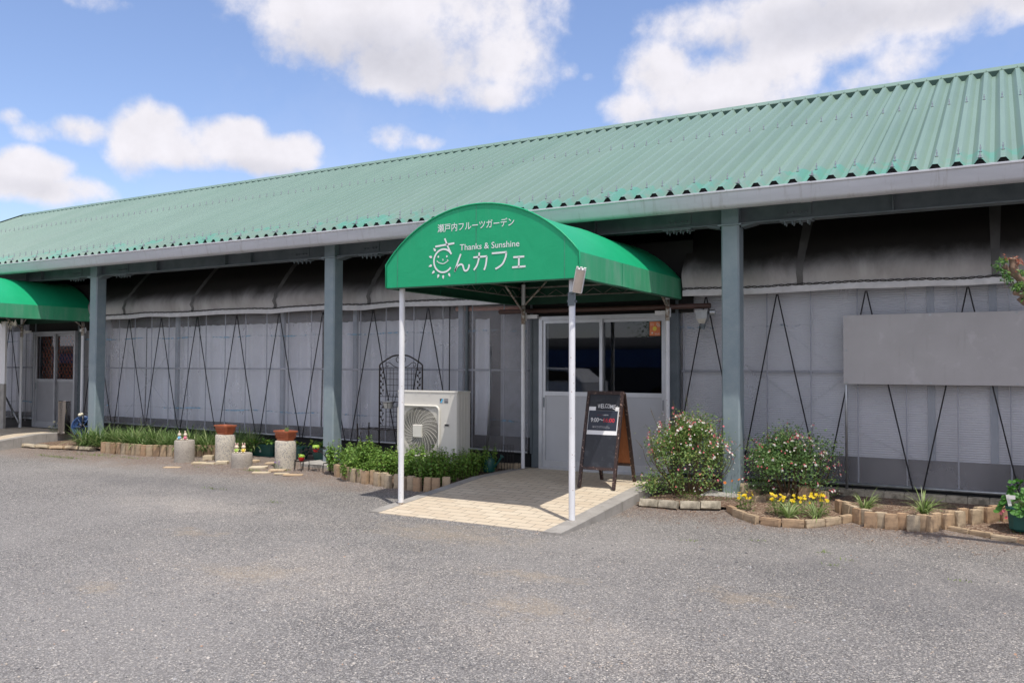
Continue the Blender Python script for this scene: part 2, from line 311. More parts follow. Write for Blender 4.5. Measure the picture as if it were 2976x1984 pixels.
    plain('plastic_teal', (.012, .085, .075), .35, 0, .15); plain('plastic_white', (.72, .71, .68), .3, 0, .06); plain('plastic_black', (.02, .02, .022), .4); plain('hose_blue', (.035, .085, .22), .35, 0, .2); plain('hose_cream', (.66, .62, .48), .4)
    plain('pipe_brown', (.085, .045, .035), .5); plain('lattice_wood', (.62, .21, .11), .6, 0, .15); plain('lamp_lens', (.50, .42, .35), .28, 0, .15, 7); plain('lamp_shell', (.72, .72, .72), .4)
    plain('bark', (.22, .145, .10), .85, 0, .35, 9, .6); plain('bark_cut', (.36, .25, .17), .8); plain('stem', (.12, .075, .035), .7); plain('stem_green', (.08, .14, .03), .6)
    leafmat('leaf_mint', (.11, .22, .04), (.20, .36, .065), (.32, .46, .10)); leafmat('leaf_salvia', (.11, .21, .05), (.19, .31, .08), (.36, .37, .12)); leafmat('leaf_salvia_deep', (.075, .16, .045), (.13, .24, .065), (.20, .27, .09))
    leafmat('leaf_grass', (.08, .155, .04), (.18, .28, .085), (.40, .43, .22)); leafmat('leaf_pansy', (.08, .18, .03), (.16, .29, .05)); leafmat('leaf_spider', (.16, .26, .06), (.33, .42, .17), (.52, .56, .32)); leafmat('leaf_geranium', (.055, .19, .03), (.10, .27, .045))
    leafmat('leaf_vine', (.05, .14, .02), (.11, .24, .03), (.36, .44, .04)); leafmat('leaf_tree', (.03, .10, .02), (.08, .20, .03), (.20, .32, .06)); leafmat('leaf_rust', (.24, .06, .03), (.35, .12, .06)); leafmat('leaf_weed', (.09, .17, .03), (.20, .27, .05)); leafmat('leaf_dry', (.13, .06, .035), (.27, .15, .08), (.36, .25, .15), .1)
    leafmat('petal_yellow', (.82, .58, .015), (.88, .68, .03)); leafmat('petal_white', (.76, .75, .70), (.82, .81, .76)); leafmat('petal_cream', (.72, .66, .36), (.80, .78, .62)); leafmat('petal_red', (.72, .06, .10), (.82, .26, .30)); leafmat('petal_orange', (.80, .16, .02), (.8, .25, .03)); leafmat('petal_purple', (.22, .12, .50), (.30, .18, .58))
    # soil with litter
    t = NT('soil').set(Roughness=.95); v = t.voro(75, out='Color'); s = t.N.new('ShaderNodeSeparateColor'); t.link(v, s.inputs[0])
    c = t.ramp(s.outputs[0], [(0, (.075, .04, .026)), (.45, (.17, .10, .065)), (.8, (.28, .20, .14)), (1, (.42, .34, .26))])
    t.base(t.mix(t.ramp(t.noise(3, 5), [(.4, 0.), (.7, .5)]), c, (.10, .06, .04))); t.bump(t.voro(75), .8, .015)
    # gravel yard
    t = NT('gravel').set(Roughness=.9); t.p.inputs['Specular IOR Level'].default_value = .25
    v1 = t.voro(125, out='Color'); v2 = t.voro(230, out='Color'); s1 = t.N.new('ShaderNodeSeparateColor'); s2 = t.N.new('ShaderNodeSeparateColor'); t.link(v1, s1.inputs[0]); t.link(v2, s2.inputs[0])
    c = t.ramp(s1.outputs[0], [(0, (.095, .09, .09)), (.25, (.155, .149, .148)), (.5, (.215, .207, .204)), (.75, (.285, .273, .264)), (.92, (.39, .37, .345)), (1, (.66, .60, .53))])
    c2 = t.ramp(s2.outputs[0], [(0, .52), (.5, .97), (.9, 1.3), (1, 1.9)])
    c = t.mix(1., t.mix(1., c, c2, 'MULTIPLY'), (.985, .98, .965), 'MULTIPLY')
    big = t.noise(.55, 6, .6); c = t.mix(t.ramp(t.math('ADD', big, t.math('MULTIPLY', t.noise(.18, 3, .5), .5)), [(.62, .0), (.92, .6)]), c, t.mix(.6, c, (.40, .375, .35)))
    sx = t.N.new('ShaderNodeSeparateXYZ'); t.link(t.tc.outputs['Object'], sx.inputs[0]); X, Y = sx.outputs[0], sx.outputs[1]
    def patch(cx, cy, rx, ry, nscale, thr):
        a = t.math('MULTIPLY', t.math('SUBTRACT', X, cx), 1/rx); b = t.math('MULTIPLY', t.math('SUBTRACT', Y, cy), 1/ry)
        r = t.math('SQRT', t.math('ADD', t.math('MULTIPLY', a, a), t.math('MULTIPLY', b, b)))
        return t.ramp(t.math('ADD', t.math('SUBTRACT', 1., r), t.math('MULTIPLY', t.math('SUBTRACT', t.noise(nscale, 9, .78), .5), 3.2)), [(thr, 0.), (thr+.8, 1.)])
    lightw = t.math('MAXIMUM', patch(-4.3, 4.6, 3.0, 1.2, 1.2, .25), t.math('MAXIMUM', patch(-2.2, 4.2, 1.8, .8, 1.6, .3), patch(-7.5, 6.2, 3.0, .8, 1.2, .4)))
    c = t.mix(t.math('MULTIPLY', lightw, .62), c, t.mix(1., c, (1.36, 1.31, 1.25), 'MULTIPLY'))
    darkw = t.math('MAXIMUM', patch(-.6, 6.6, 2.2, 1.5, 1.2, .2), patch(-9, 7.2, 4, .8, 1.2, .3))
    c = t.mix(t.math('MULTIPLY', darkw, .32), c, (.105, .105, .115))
    fleck = t.ramp(t.noise(160, 2, .5), [(.70, 0.), (.76, 1.)]); c = t.mix(t.math('MULTIPLY', fleck, .5), c, (.62, .60, .57))
    dust = patch(-4.35, 6.35, 1.25, .62, 5, .25)
    for a in ((-2.6, 4.7, .9, .5, 5, .45), (-4.7, 4.4, .8, .6, 4, .4), (-3.0, 5.4, 1.0, .35, 6, .55), (-5.3, 3.6, .6, .3, 5, .5), (-1.5, 5.6, .9, .5, 5, .6), (-6.3, 5.2, 1.0, .45, 4, .6)):
        dust = t.math('MAXIMUM', dust, patch(*a))
    grain = t.ramp(t.noise(70, 4, .8), [(.42, .12), (.58, 1.)])
    c = t.mix(t.math('MULTIPLY', t.math('MULTIPLY', dust, grain), .62), c, (.42, .335, .235))
    # leaf litter and dirt near the flower beds
    d1 = t.math('MULTIPLY', t.ramp(t.math('ADD', Y, t.math('MULTIPLY', t.noise(1.6, 6, .7), 1.4)), [(0, 0.), (1, 1.)]), 1.)
    yy = t.math('ADD', Y, t.math('MULTIPLY', t.math('SUBTRACT', t.noise(1.8, 6, .7), .5), 1.3))
    m = t.N.new('ShaderNodeMapRange'); t.link(yy, m.inputs[0]); m.inputs[1].default_value = 7.75; m.inputs[2].default_value = 8.5
    sp = t.math('MULTIPLY', m.outputs[0], t.ramp(t.noise(48, 4, .7), [(.40, 0.2), (.58, 1.)]))
    c = t.mix(t.math('MULTIPLY', sp, .75), c, t.mix(t.ramp(t.noise(30, 4, .7), [(.4, 0.), (.6, 1.)]), (.15, .085, .055), (.27, .185, .13)))
    t.base(c); h = t.math('ADD', t.math('MULTIPLY', t.voro(125), 1.), t.math('MULTIPLY', t.voro(230), .5)); t.bump(h, .9, .008)
    t = NT('pebble').set(Roughness=.85); t.base(t.ramp(t.island(), [(0, (.10, .10, .105)), (.4, (.22, .217, .22)), (.72, (.36, .355, .35)), (.86, (.44, .37, .29)), (.95, (.56, .53, .50)), (1, (.42, .25, .16))])); t.bump(t.noise(120, 3), .2, .003)
    plain('tarp_blue', (.03, .085, .22), .5); plain('shed_dark', (.05, .05, .052), .8); plain('car_white', (.75, .75, .75), .25); plain('car_glass', (.012, .013, .015), .08); plain('tyre', (.02, .02, .02), .8)
    t = NT('tube_lit').set(Base_Color=(.9, .9, .9)); t.p.inputs['Emission Color'].default_value = (1, .98, .95, 1); t.p.inputs['Emission Strength'].default_value = 1.2
mk_materials()
M = MATS

# ------------------------------------------------------------------ mesh helpers
def frame(d):
    d = Vector(d).normalized(); a = Vector((0, 0, 1)) if abs(d.z) < .9 else Vector((1, 0, 0))
    u = a.cross(d).normalized(); return u, d.cross(u).normalized()

class MB:
    def __init__(s): s.v = []; s.f = []; s.mi = []; s.cur = 0
    def add(s, vs, fs):
        n = len(s.v); s.v += [tuple(v) for v in vs]; s.f += [tuple(i+n for i in f) for f in fs]; s.mi += [s.cur]*len(fs); return s
    def box(s, c, d, rz=0, M_=None, bev=0):
        x, y, z = d[0]/2, d[1]/2, d[2]/2
        if bev:
            b = min(bev, x*.9, y*.9, z*.9); vs = []; 
            for sz in (-1, 1):
                for (ix, iy, iz) in ((x-b, y-b, z), (x, y, z-b)) if sz > 0 else ((x, y, z-b), (x-b, y-b, z)):
                    vs.append([(-ix, -iy, sz*iz), (ix, -iy, sz*iz), (ix, iy, sz*iz), (-ix, iy, sz*iz)])
            rings = [vs[1], vs[0], vs[2], vs[3]] if False else [vs[1], vs[0], vs[3], vs[2]]
            P = [p for r_ in rings for p in r_]; F = [(3, 2, 1, 0), (12, 13, 14, 15)]
            for k in range(3):
                for i in range(4): F.append((k*4+i, k*4+(i+1) % 4, k*4+4+(i+1) % 4, k*4+4+i))
        else:
            P = [(-x, -y, -z), (x, -y, -z), (x, y, -z), (-x, y, -z), (-x, -y, z), (x, -y, z), (x, y, z), (-x, y, z)]
            F = [(3, 2, 1, 0), (4, 5, 6, 7), (0, 1, 5, 4), (1, 2, 6, 5), (2, 3, 7, 6), (3, 0, 4, 7)]
        m = M_ if M_ is not None else Matrix.Rotation(rz, 3, 'Z')
        return s.add([Vector(c)+m @ Vector(p) for p in P], F)
    def tube(s, pts, r, n=8, caps=True, closed=False):
        pts = [Vector(p) for p in pts]; k = len(pts); rr = r if isinstance(r, (list, tuple)) else [r]*k
        rings = []; u = None
        for i, p in enumerate(pts):
            d = (pts[(i+1) % k]-pts[i-1]) if closed else (pts[min(i+1, k-1)]-pts[max(i-1, 0)])
            if d.length < 1e-9: d = Vector((0, 0, 1))
            d.normalize()
            if u is None: u, w = frame(d)
            else:
                u = u-d*u.dot(d); u = u.normalized() if u.length > 1e-6 else frame(d)[0]; w = d.cross(u)
            rings.append([p+(u*math.cos(2*PI*j/n)+w*math.sin(2*PI*j/n))*rr[i] for j in range(n)])
        F = []
        for i in range(k if closed else k-1):
            a, b = i*n, ((i+1) % k)*n
            F += [(a+j, a+(j+1) % n, b+(j+1) % n, b+j) for j in range(n)]
        if caps and not closed: F += [tuple(range(n-1, -1, -1)), tuple((k-1)*n+j for j in range(n))]
        return s.add([p for r_ in rings for p in r_], F)
    def lathe(s, prof, c=(0, 0, 0), n=24, axis=None, sx=1, sy=1):
        c = Vector(c); u, w, d = (Vector((1, 0, 0)), Vector((0, 1, 0)), Vector((0, 0, 1))) if axis is None else (*frame(axis), Vector(axis).normalized())
        V = []; F = []
        for r, h in prof: V += [c+u*(r*sx*math.cos(2*PI*j/n))+w*(r*sy*math.sin(2*PI*j/n))+d*h for j in range(n)]
        for i in range(len(prof)-1): F += [(i*n+j, i*n+(j+1) % n, i*n+n+(j+1) % n, i*n+n+j) for j in range(n)]
        F += [tuple(range(n-1, -1, -1)), tuple((len(prof)-1)*n+j for j in range(n))]
        return s.add(V, F)
    def ball(s, c, r, n=14, m=9, M_=None):
        rx, ry, rz = r if isinstance(r, (tuple, list)) else (r, r, r); V = []; F = []; c = Vector(c); Q = M_ or Matrix.Identity(3)
        for i in range(m+1):
            t = PI*i/m; q = max(math.sin(t), 1e-3)
            V += [c+Q @ Vector((rx*q*math.cos(2*PI*j/n), ry*q*math.sin(2*PI*j/n), -rz*math.cos(t))) for j in range(n)]
        for i in range(m): F += [(i*n+j, i*n+(j+1) % n, i*n+n+(j+1) % n, i*n+n+j) for j in range(n)]
        return s.add(V, F)
    def prism(s, poly, o, u, v, w, th):
        # polygon (a, b) in plane o + a*u + b*v, thickness th along w
        o, u, v, w = Vector(o), Vector(u), Vector(v), Vector(w); n = len(poly)
        A = [o+u*a+v*b for a, b in poly]; B = [p+w*th for p in A]
        return s.add(A+B, [tuple(range(n-1, -1, -1)), tuple(range(n, 2*n))]+[(i, (i+1) % n, n+(i+1) % n, n+i) for i in range(n)])
    def quad(s, a, b, c, d): return s.add([a, b, c, d], [(0, 1, 2, 3)])
    def leaf(s, p, d, nrm, L, W, bend=.15, pts=5):
        # pointed leaf with a fold
        d = Vector(d).normalized(); p = Vector(p); t = Vector(nrm); t = t-d*t.dot(d)
        t = t.normalized() if t.length > 1e-4 else frame(d)[0]; b = d.cross(t)
        q = p+d*(L*.45)-t*(L*bend*.2); e = p+d*L-t*(L*bend)
        return s.add([p, q+b*(W/2)+t*(W*.18), e, q-b*(W/2)+t*(W*.18), q], [(0, 4, 1), (1, 4, 2), (0, 3, 4), (3, 2, 4)])
    def blade(s, p, az, L, W, lean, droop, seg=5):
        p = Vector(p); h = Vector((math.cos(az), math.sin(az), 0)); b = Vector((-h.y, h.x, 0)); V = []; a = lean; q = p.copy()
        for i in range(seg+1):
            w = W*(1-(i/seg)**2.2)*.5*(.6+.4*min(1, i*1.0)); V += [q-b*w, q+b*w]
            q = q+(h*math.sin(a)+Vector((0, 0, math.cos(a))))*(L/seg); a += droop/seg
        return s.add(V, [(2*i, 2*i+1, 2*i+3, 2*i+2) for i in range(seg)])
    def build(s, name, mats, parent=None, smooth=False, off=(0, 0, 0), auto=None):
        me = bpy.data.meshes.new(name); o_ = Vector(off)
        me.from_pydata([tuple(Vector(v)-o_) for v in s.v] if off != (0, 0, 0) else s.v, [], s.f)
        if not isinstance(mats, (list, tuple)): mats = [mats]
        for m in mats: me.materials.append(M[m] if isinstance(m, str) else m)
        if len(mats) > 1: me.polygons.foreach_set('material_index', s.mi)
        if smooth: me.shade_smooth() if auto is None else (me.shade_smooth(), me.set_sharp_from_angle(angle=R(auto)))
        me.update(); o = bpy.data.objects.new(name, me); COL.objects.link(o)
        if parent is not None: o.parent = parent
        return o

def thing(name, label, cat, loc=(0, 0, 0), group=None, rz=0):
    o = bpy.data.objects.new(name, None); COL.objects.link(o); o.location = loc; o.rotation_euler = (0, 0, rz); o.empty_display_size = .1
    o['label'] = label; o['category'] = cat
    if group: o['group'] = group
    return o
def tag(o, label, cat, group=None):
    o['label'] = label; o['category'] = cat
    if group: o['group'] = group
    return o
def kind(o, k): o['kind'] = k; return o
KIDS = {}
def copy_tree(o, loc=None, rz=None, label=None, scale=None, parent=None):
    c = o.copy(); COL.objects.link(c)
    if parent is not None: c.parent = parent
    for ch in list(o.children): copy_tree(ch, parent=c)
    if loc is not None: c.location = loc
    if rz is not None: c.rotation_euler = (0, 0, rz)
    if scale is not None: c.scale = (scale,)*3 if isinstance(scale, (int, float)) else scale
    if label: c['label'] = label
    return c

def text_geo(body, size=1.0, bold=0.):
    cu = bpy.data.curves.new("t", 'FONT'); cu.body = body; cu.size = size; cu.resolution_u = 3; cu.offset = bold
    ob = bpy.data.objects.new("t", cu); COL.objects.link(ob); dg = bpy.context.evaluated_depsgraph_get()
    me = bpy.data.meshes.new_from_object(ob.evaluated_get(dg))
    v = [(p.co.x, p.co.y) for p in me.vertices]; f = [tuple(p.vertices) for p in me.polygons]
    bpy.data.objects.remove(ob); bpy.data.curves.remove(cu); bpy.data.meshes.remove(me); return v, f
def text_on(mb, body, o, u, v, w, width, height=None, bold=0., lift=.0015):
    # text fitted to width (and height), lower left at o
    vs, fs = text_geo(body, 1., bold)
    if not vs: return
    x0 = min(p[0] for p in vs); x1 = max(p[0] for p in vs); y0 = min(p[1] for p in vs); y1 = max(p[1] for p in vs)
    sx = width/(x1-x0); sy = height/(y1-y0) if height else sx
    o, u, v, w = Vector(o), Vector(u), Vector(v), Vector(w)
    mb.add([o+u*((p[0]-x0)*sx)+v*((p[1]-y0)*sy)+w*lift for p in vs], fs)
def stroke(mb, pts, wd, w, th=.002, close=False):
    # flat ribbon of constant width in the plane with normal w
    pts = [Vector(p) for p in pts]; w = Vector(w).normalized(); n = len(pts); A = []; B = []
    for i in range(n):
        d = (pts[(i+1) % n]-pts[i-1]) if close else pts[min(i+1, n-1)]-pts[max(i-1, 0)]
        d.normalize(); b = w.cross(d); A.append(pts[i]+b*wd/2+w*th); B.append(pts[i]-b*wd/2+w*th)
    V = A+B; rng = range(n if close else n-1)
    mb.add(V, [(i, (i+1) % n, n+(i+1) % n, n+i) for i in rng])
def arc(c, u, v, r, a0, a1, n=20, ry=None):
    c, u, v = Vector(c), Vector(u), Vector(v); ry = ry or r
    return [c+u*(r*math.cos(a0+(a1-a0)*i/n))+v*(ry*math.sin(a0+(a1-a0)*i/n)) for i in range(n+1)]
def curve(pts, n=6):
    # Catmull-Rom through points
    P = [Vector(p) for p in pts]; out = []
    for i in range(len(P)-1):
        p0 = P[max(i-1, 0)]; p1 = P[i]; p2 = P[i+1]; p3 = P[min(i+2, len(P)-1)]
        for k in range(n):
            t = k/n; out.append(.5*((2*p1)+(p2-p0)*t+(2*p0-5*p1+4*p2-p3)*t*t+(3*p1-p0-3*p2+p3)*t**3))
    out.append(P[-1]); return out
XU, YU, ZU = Vector((1, 0, 0)), Vector((0, 1, 0)), Vector((0, 0, 1))

# ================================================================== SETTING
def build_ground():
    xs = np.concatenate([[-300, -120, -60, -40], np.arange(-30, 12.01, .5), [20, 40, 80, 300]]); ys = np.concatenate([[-300, -100, -40, -15], np.arange(-5, 11.01, .2), [20, 60, 300]])
    mb = MB(); nx = len(xs); V = []; F = []
    for y in ys:
        for x in xs:
            z = gz(y) if y < 11 else .08
            z += .012*noise.noise(Vector((x*.35, y*.35, 0))) if 1 < y < 8.5 else 0
            V.append((float(x), float(y), float(z)))
    for j in range(len(ys)-1):
        for i in range(nx-1): a = j*nx+i; F.append((a, a+1, a+nx+1, a+nx))
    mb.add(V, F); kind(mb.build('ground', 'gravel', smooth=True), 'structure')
build_ground()

def build_pebbles():
    r = random.Random(3); mb = MB()
    for i in range(11000):
        # denser near the viewer
        d = 3.3+4.4*r.random()**1.5; a = YAW+r.uniform(-.64, .64); x, y = -math.sin(a)*d, math.cos(a)*d
        if y > 7.9 or (-5.75 < x < -3.35 and y > 6.7): continue
        s = .0035+.006*r.random()**2.6
        if r.random() < .02: s *= 1.8
        z = gz(y)+.012*noise.noise(Vector((x*.35, y*.35, 0))) if 1 < y < 8.5 else gz(y)
        Q = Matrix.Rotation(r.uniform(0, 6), 3, 'Z') @ Matrix.Rotation(r.uniform(-.4, .4), 3, 'X')
        k = [r.uniform(.75, 1.25) for _ in range(6)]
        P = [Vector((s*k[0], 0, 0)), Vector((0, s*.8*k[1], 0)), Vector((-s*k[2], 0, 0)), Vector((0, -s*.8*k[3], 0)), Vector((s*.15, .1*s, s*.62*k[4])), Vector((-.1*s, 0, -s*.5))]
        mb.add([Vector((x, y, z+s*.18))+Q @ p for p in P], [(0, 1, 4), (1, 2, 4), (2, 3, 4), (3, 0, 4), (1, 0, 5), (2, 1, 5), (3, 2, 5), (0, 3, 5)])
    for i in range(650):        # crumbs gathered at the lip of the ramp
        x, y = r.uniform(-5.55, -3.5), 6.86-abs(r.gauss(0, .12)); s = r.uniform(.003, .0075); z = .012*noise.noise(Vector((x*.35, y*.35, 0)))+.002; a = r.uniform(0, 6)
        P = [Vector((x+s*math.cos(a+k*PI/2), y+s*.8*math.sin(a+k*PI/2), z)) for k in range(4)]; mb.add(P+[Vector((x, y, z+s*.8))], [(0, 1, 4), (1, 2, 4), (2, 3, 4), (3, 0, 4)])
    o = mb.build('loose_gravel', 'pebble'); tag(o, 'loose grey and tan stones lying scattered over the gravel yard', 'gravel'); kind(o, 'stuff')
build_pebbles()

def ramp_z(y, top=.135, y0=6.85, y1=8.85): return top*min(1, max(0, (y-y0)/(y1-y0)))+.006
def build_ramp(name, xl, xr, y0, y1, top, yend=10.09, curb=.13):
    # concrete curbs either side of a brick-paved slope
    def strip(mb, a, b, zoff, yy0=None, base=-.1):
        ys = [yy0 if yy0 is not None else y0]+[y0+(y1-y0)*k/6 for k in range(1, 7)]+[yend]
        A = [];
        for y in ys:
            z = ramp_z(y, top, y0, y1)+zoff; A += [(a, y, base), (a, y, z), (b, y, z), (b, y, base)]
        F = []
        for i in range(len(ys)-1):
            for j in range(3): F.append((i*4+j, i*4+j+1, i*4+5+j, i*4+4+j))
        F += [(3, 2, 1, 0), tuple(len(ys)*4-4+j for j in range(4))]; mb.add(A, F)
    root = bpy.data.objects.new(name, None); COL.objects.link(root); kind(root, 'structure')
    mb = MB(); strip(mb, xl+curb, xr-curb, 0); o = mb.build('paving', 'paver', root)
    mb = MB(); strip(mb, xl, xl+curb, .004); mb.build('curb', 'curb', root)
    mb = MB(); strip(mb, xr-curb-.05, xr, .018, y0-.10); mb.build('curb', 'curb', root)
build_ramp('entrance_ramp', -5.68, -3.42, 6.88, 8.85, .135)
build_ramp('side_ramp', -17.45, -15.05, 6.88, 9.0, .23)

# soil of the beds: low mounds edged by the bricks
def soil_patch(poly, h, name='flower_bed_soil'):
    c = Vector((sum(p[0] for p in poly)/len(poly), sum(p[1] for p in poly)/len(poly), 0)); mb = MB(); n = len(poly); V = []; K = 9
    for k in range(K+1):
        f = k/K
        for p in poly:
            q = Vector((p[0], p[1], 0)); q = c+(q-c)*(1-f*.999); z = gz(q.y)-.01+h*(1-(1-min(1, f*2.5+.45))**2)+.012*noise.noise(Vector((q.x*6, q.y*6, 2)))*min(1, f*4)
            V.append((q.x, q.y, z))
    F = [(k*n+i, k*n+(i+1) % n, (k+1)*n+(i+1) % n, (k+1)*n+i) for k in range(K) for i in range(n)]
    mb.add(V, F); kind(mb.build(name, 'soil', smooth=True), 'structure')
BED_BIG = [(-1.43, 8.93), (-1.27, 8.68), (-1.1, 8.52), (-.93, 8.5), (-.78, 8.51), (-.6, 8.54), (-.45, 8.72), (-.3, 8.95), (-.12, 9.15), (.1, 9.32), (.6, 9.6), (1.2, 9.9), (1.2, 10.12), (-.2, 10.12), (-1.5, 10.12), (-1.62, 9.5)]
BED_YEL = [(-2.42, 8.64), (-2.31, 8.46), (-2.12, 8.29), (-1.88, 8.22), (-1.63, 8.26), (-1.46, 8.43), (-1.33, 8.64), (-1.45, 8.95), (-1.63, 9.42), (-2.0, 9.4), (-2.35, 9.05)]
BED_BUSH = [(-3.4, 8.5), (-2.9, 8.56), (-2.43, 8.68), (-2.3, 9.1), (-1.9, 9.5), (-1.62, 9.6), (-1.55, 10.12), (-2.5, 10.12), (-3.4, 10.12)]
BED_POT = [(-.47, 8.7), (-.3, 8.6), (-.08, 8.47), (.3, 8.36), (1.5, 8.3), (1.5, 9.9), (.6, 9.55), (.1, 9.28), (-.2, 9.05)]
BED_MINT = [(-7.8, 8.75), (-7.4, 8.52), (-6.85, 8.44), (-6.5, 8.35), (-6.2, 8.32), (-5.72, 8.4), (-5.7, 9.9), (-6.5, 10.1), (-7.9, 10.1), (-8.05, 9.2)]
BED_GRASS = [(-15.0, 8.95), (-14.2, 8.9), (-13.4, 8.95), (-12.9, 8.9), (-12.3, 8.93), (-11.8, 8.95), (-11.3, 9.07), (-10.75, 9.32), (-10.3, 9.6), (-10.4, 10.1), (-12.5, 10.12), (-15.0, 10.12)]
for p, h in ((BED_BIG, .022), (BED_YEL, .045), (BED_BUSH, .06), (BED_POT, .015), (BED_MINT, .06), (BED_GRASS, .08)): soil_patch(p, h)

# ================================================================== THE BUILDING
YW = 10.15                       # plane of the plastic walls
XL, XR_ = -23.6, 7.0
B = thing('cafe_building', 'long low green roofed building walled with translucent plastic film', 'building', (-8, 10, 0)); BO = (-8, 10, 0)
def bp(mb, name, mat, parent=None, smooth=False, auto=None): return mb.build(name, mat, parent or B, smooth, BO if parent is None else BO, auto)

def rz_(Y): return 3.555+.481*(Y-9.2)              # rib tops of the front slope
EAVE, RIDGE, RIB, PITCH_X = 8.93, 13.6, .068, .187
ribs = []
x = -.175
while x > XL+.1: x -= PITCH_X
while x < XR_: ribs.append(x); x += PITCH_X
def build_roof():
    mb = MB(); nrm = Vector((0, -.472, 1)).normalized(); prof = []
    for x in ribs: prof += [(x-.073, 0), (x-.022, RIB), (x+.022, RIB), (x+.073, 0)]
    V = []
    for Y in (EAVE, RIDGE-.02):
        for (x, h) in prof:
            V.append((x, Y, rz_(Y)-(RIB-h)*1.08))
    n = len(prof); mb.add(V, [(i, i+1, n+i+1, n+i) for i in range(n-1)])
    # rear slope, mirrored
    V = []
    for Y in (RIDGE+.02, 2*RIDGE-EAVE):
        for (x, h) in prof: V.append((x, Y, rz_(2*RIDGE-Y)-(RIB-h)*1.08))
    mb.add(V, [(i, i+1, n+i+1, n+i) for i in range(n-1)])
    roof = bp(mb, 'roof', 'roof_green')
    mb = MB()       # closure strips under the ribs, set back from the edge
    Y = EAVE+.025
    for x in ribs: mb.add([(x-.071, Y, rz_(Y)-RIB*1.08-.05), (x+.071, Y, rz_(Y)-RIB*1.08-.05), (x+.071, Y, rz_(Y)-RIB*1.08), (x+.021, Y, rz_(Y)-.003), (x-.021, Y, rz_(Y)-.003), (x-.071, Y, rz_(Y)-RIB*1.08)], [(0, 1, 2, 3, 4, 5)])
    bp(mb, 'eave_closure', 'eave_black', roof)
    mb = MB()
    a, b = RIDGE-.11, RIDGE+.22
    z1 = rz_(a)+.008; z2 = rz_(RIDGE)+.035
    mb.add([(ribs[0]-.1, a, z1), (ribs[-1]+.1, a, z1), (ribs[-1]+.1, RIDGE, z2), (ribs[0]-.1, RIDGE, z2), (ribs[0]-.1, b, z1), (ribs[-1]+.1, b, z1),
            (ribs[0]-.1, a, z1-.016), (ribs[-1]+.1, a, z1-.016)], [(0, 1, 2, 3), (3, 2, 5, 4), (6, 7, 1, 0)])
    for i in range(0, len(ribs), 1):        # small clips on the lower edge
        x = ribs[i]; mb.box((x, a-.006, z1-.006), (.014, .014, .04))
    bp(mb, 'ridge_cap', 'roof_green', roof)
    mb = MB(); Y = RIDGE-.135
    for x0, x1 in zip(ribs[:-1], ribs[1:]):
        mb.add([(x0+.075, Y, rz_(Y)-RIB*1.08+.001), (x1-.075, Y, rz_(Y)-RIB*1.08+.001), (x1-.025, Y, rz_(Y)+.004), (x0+.025, Y, rz_(Y)+.004)], [(0, 1, 2, 3)])
    bp(mb, 'ridge_closure', 'roof_dark', roof)
    # gable trim at the far end
    mb = MB(); xg = ribs[0]-.10
    mb.add([(xg, EAVE, rz_(EAVE)+.02), (xg+.12, EAVE, rz_(EAVE)+.02), (xg+.12, RIDGE, rz_(RIDGE)+.03), (xg, RIDGE, rz_(RIDGE)+.03), (xg, EAVE, rz_(EAVE)-.15), (xg, RIDGE, rz_(RIDGE)-.15)], [(0, 1, 2, 3), (0, 3, 5, 4)])
    bp(mb, 'verge_trim', 'roof_green', roof)
    # bolts standing on the ribs: the nearest as parts of their own
    def bolt_mb(c, s=1.):
        m = MB(); x, y, z = c; m.lathe([(.016*s, 0), (.016*s, .006), (.006*s, .008), (.006*s, .032), (.009*s, .034), (.009*s, .044), (.0045*s, .046), (.0045*s, .068)], (x, y, z), 6); return m
    spots = []
    for x in ribs:
        for Y in (9.2, 11.62): spots.append((x, Y, rz_(Y)))
    spots = [s for s in spots if -22 < s[0] < 1.2]
    spots.sort(key=lambda s: s[0]**2+s[1]**2)
    first = bolt_mb((0, 0, 0)).build('roof_bolt', 'galvanised', roof)
    first.location = Vector(spots[0])-Vector(BO)
    for s in spots[1:100]:
        c = first.copy(); COL.objects.link(c); c.location = Vector(s)-Vector(BO)
    mb = MB()
    for s in spots[100:]: 
        q = bolt_mb(s); mb.add(q.v, q.f)
    o = bp(mb, 'roof_bolt_rows', 'galvanised', roof); kind(o, 'stuff')
    hang = None         # gutter hangers on every fourth rib
    for i, x in enumerate(ribs):
        if i % 4 == 1 and -20 < x < 1.2:
            p = Vector((x, EAVE+.03, rz_(EAVE+.03)))-Vector(BO)
            if hang is None:
                mb = MB(); mb.lathe([(.02, 0), (.022, .008), (.012, .012), (.014, .03), (.007, .032), (.006, .055)], (0, 0, 0), 6); mb.box((0, -.04, -.004), (.03, .09, .006)); hang = mb.build('gutter_hanger', 'galvanised', roof); o = hang
            else: o = hang.copy(); COL.objects.link(o)
            o.location = p
build_roof()

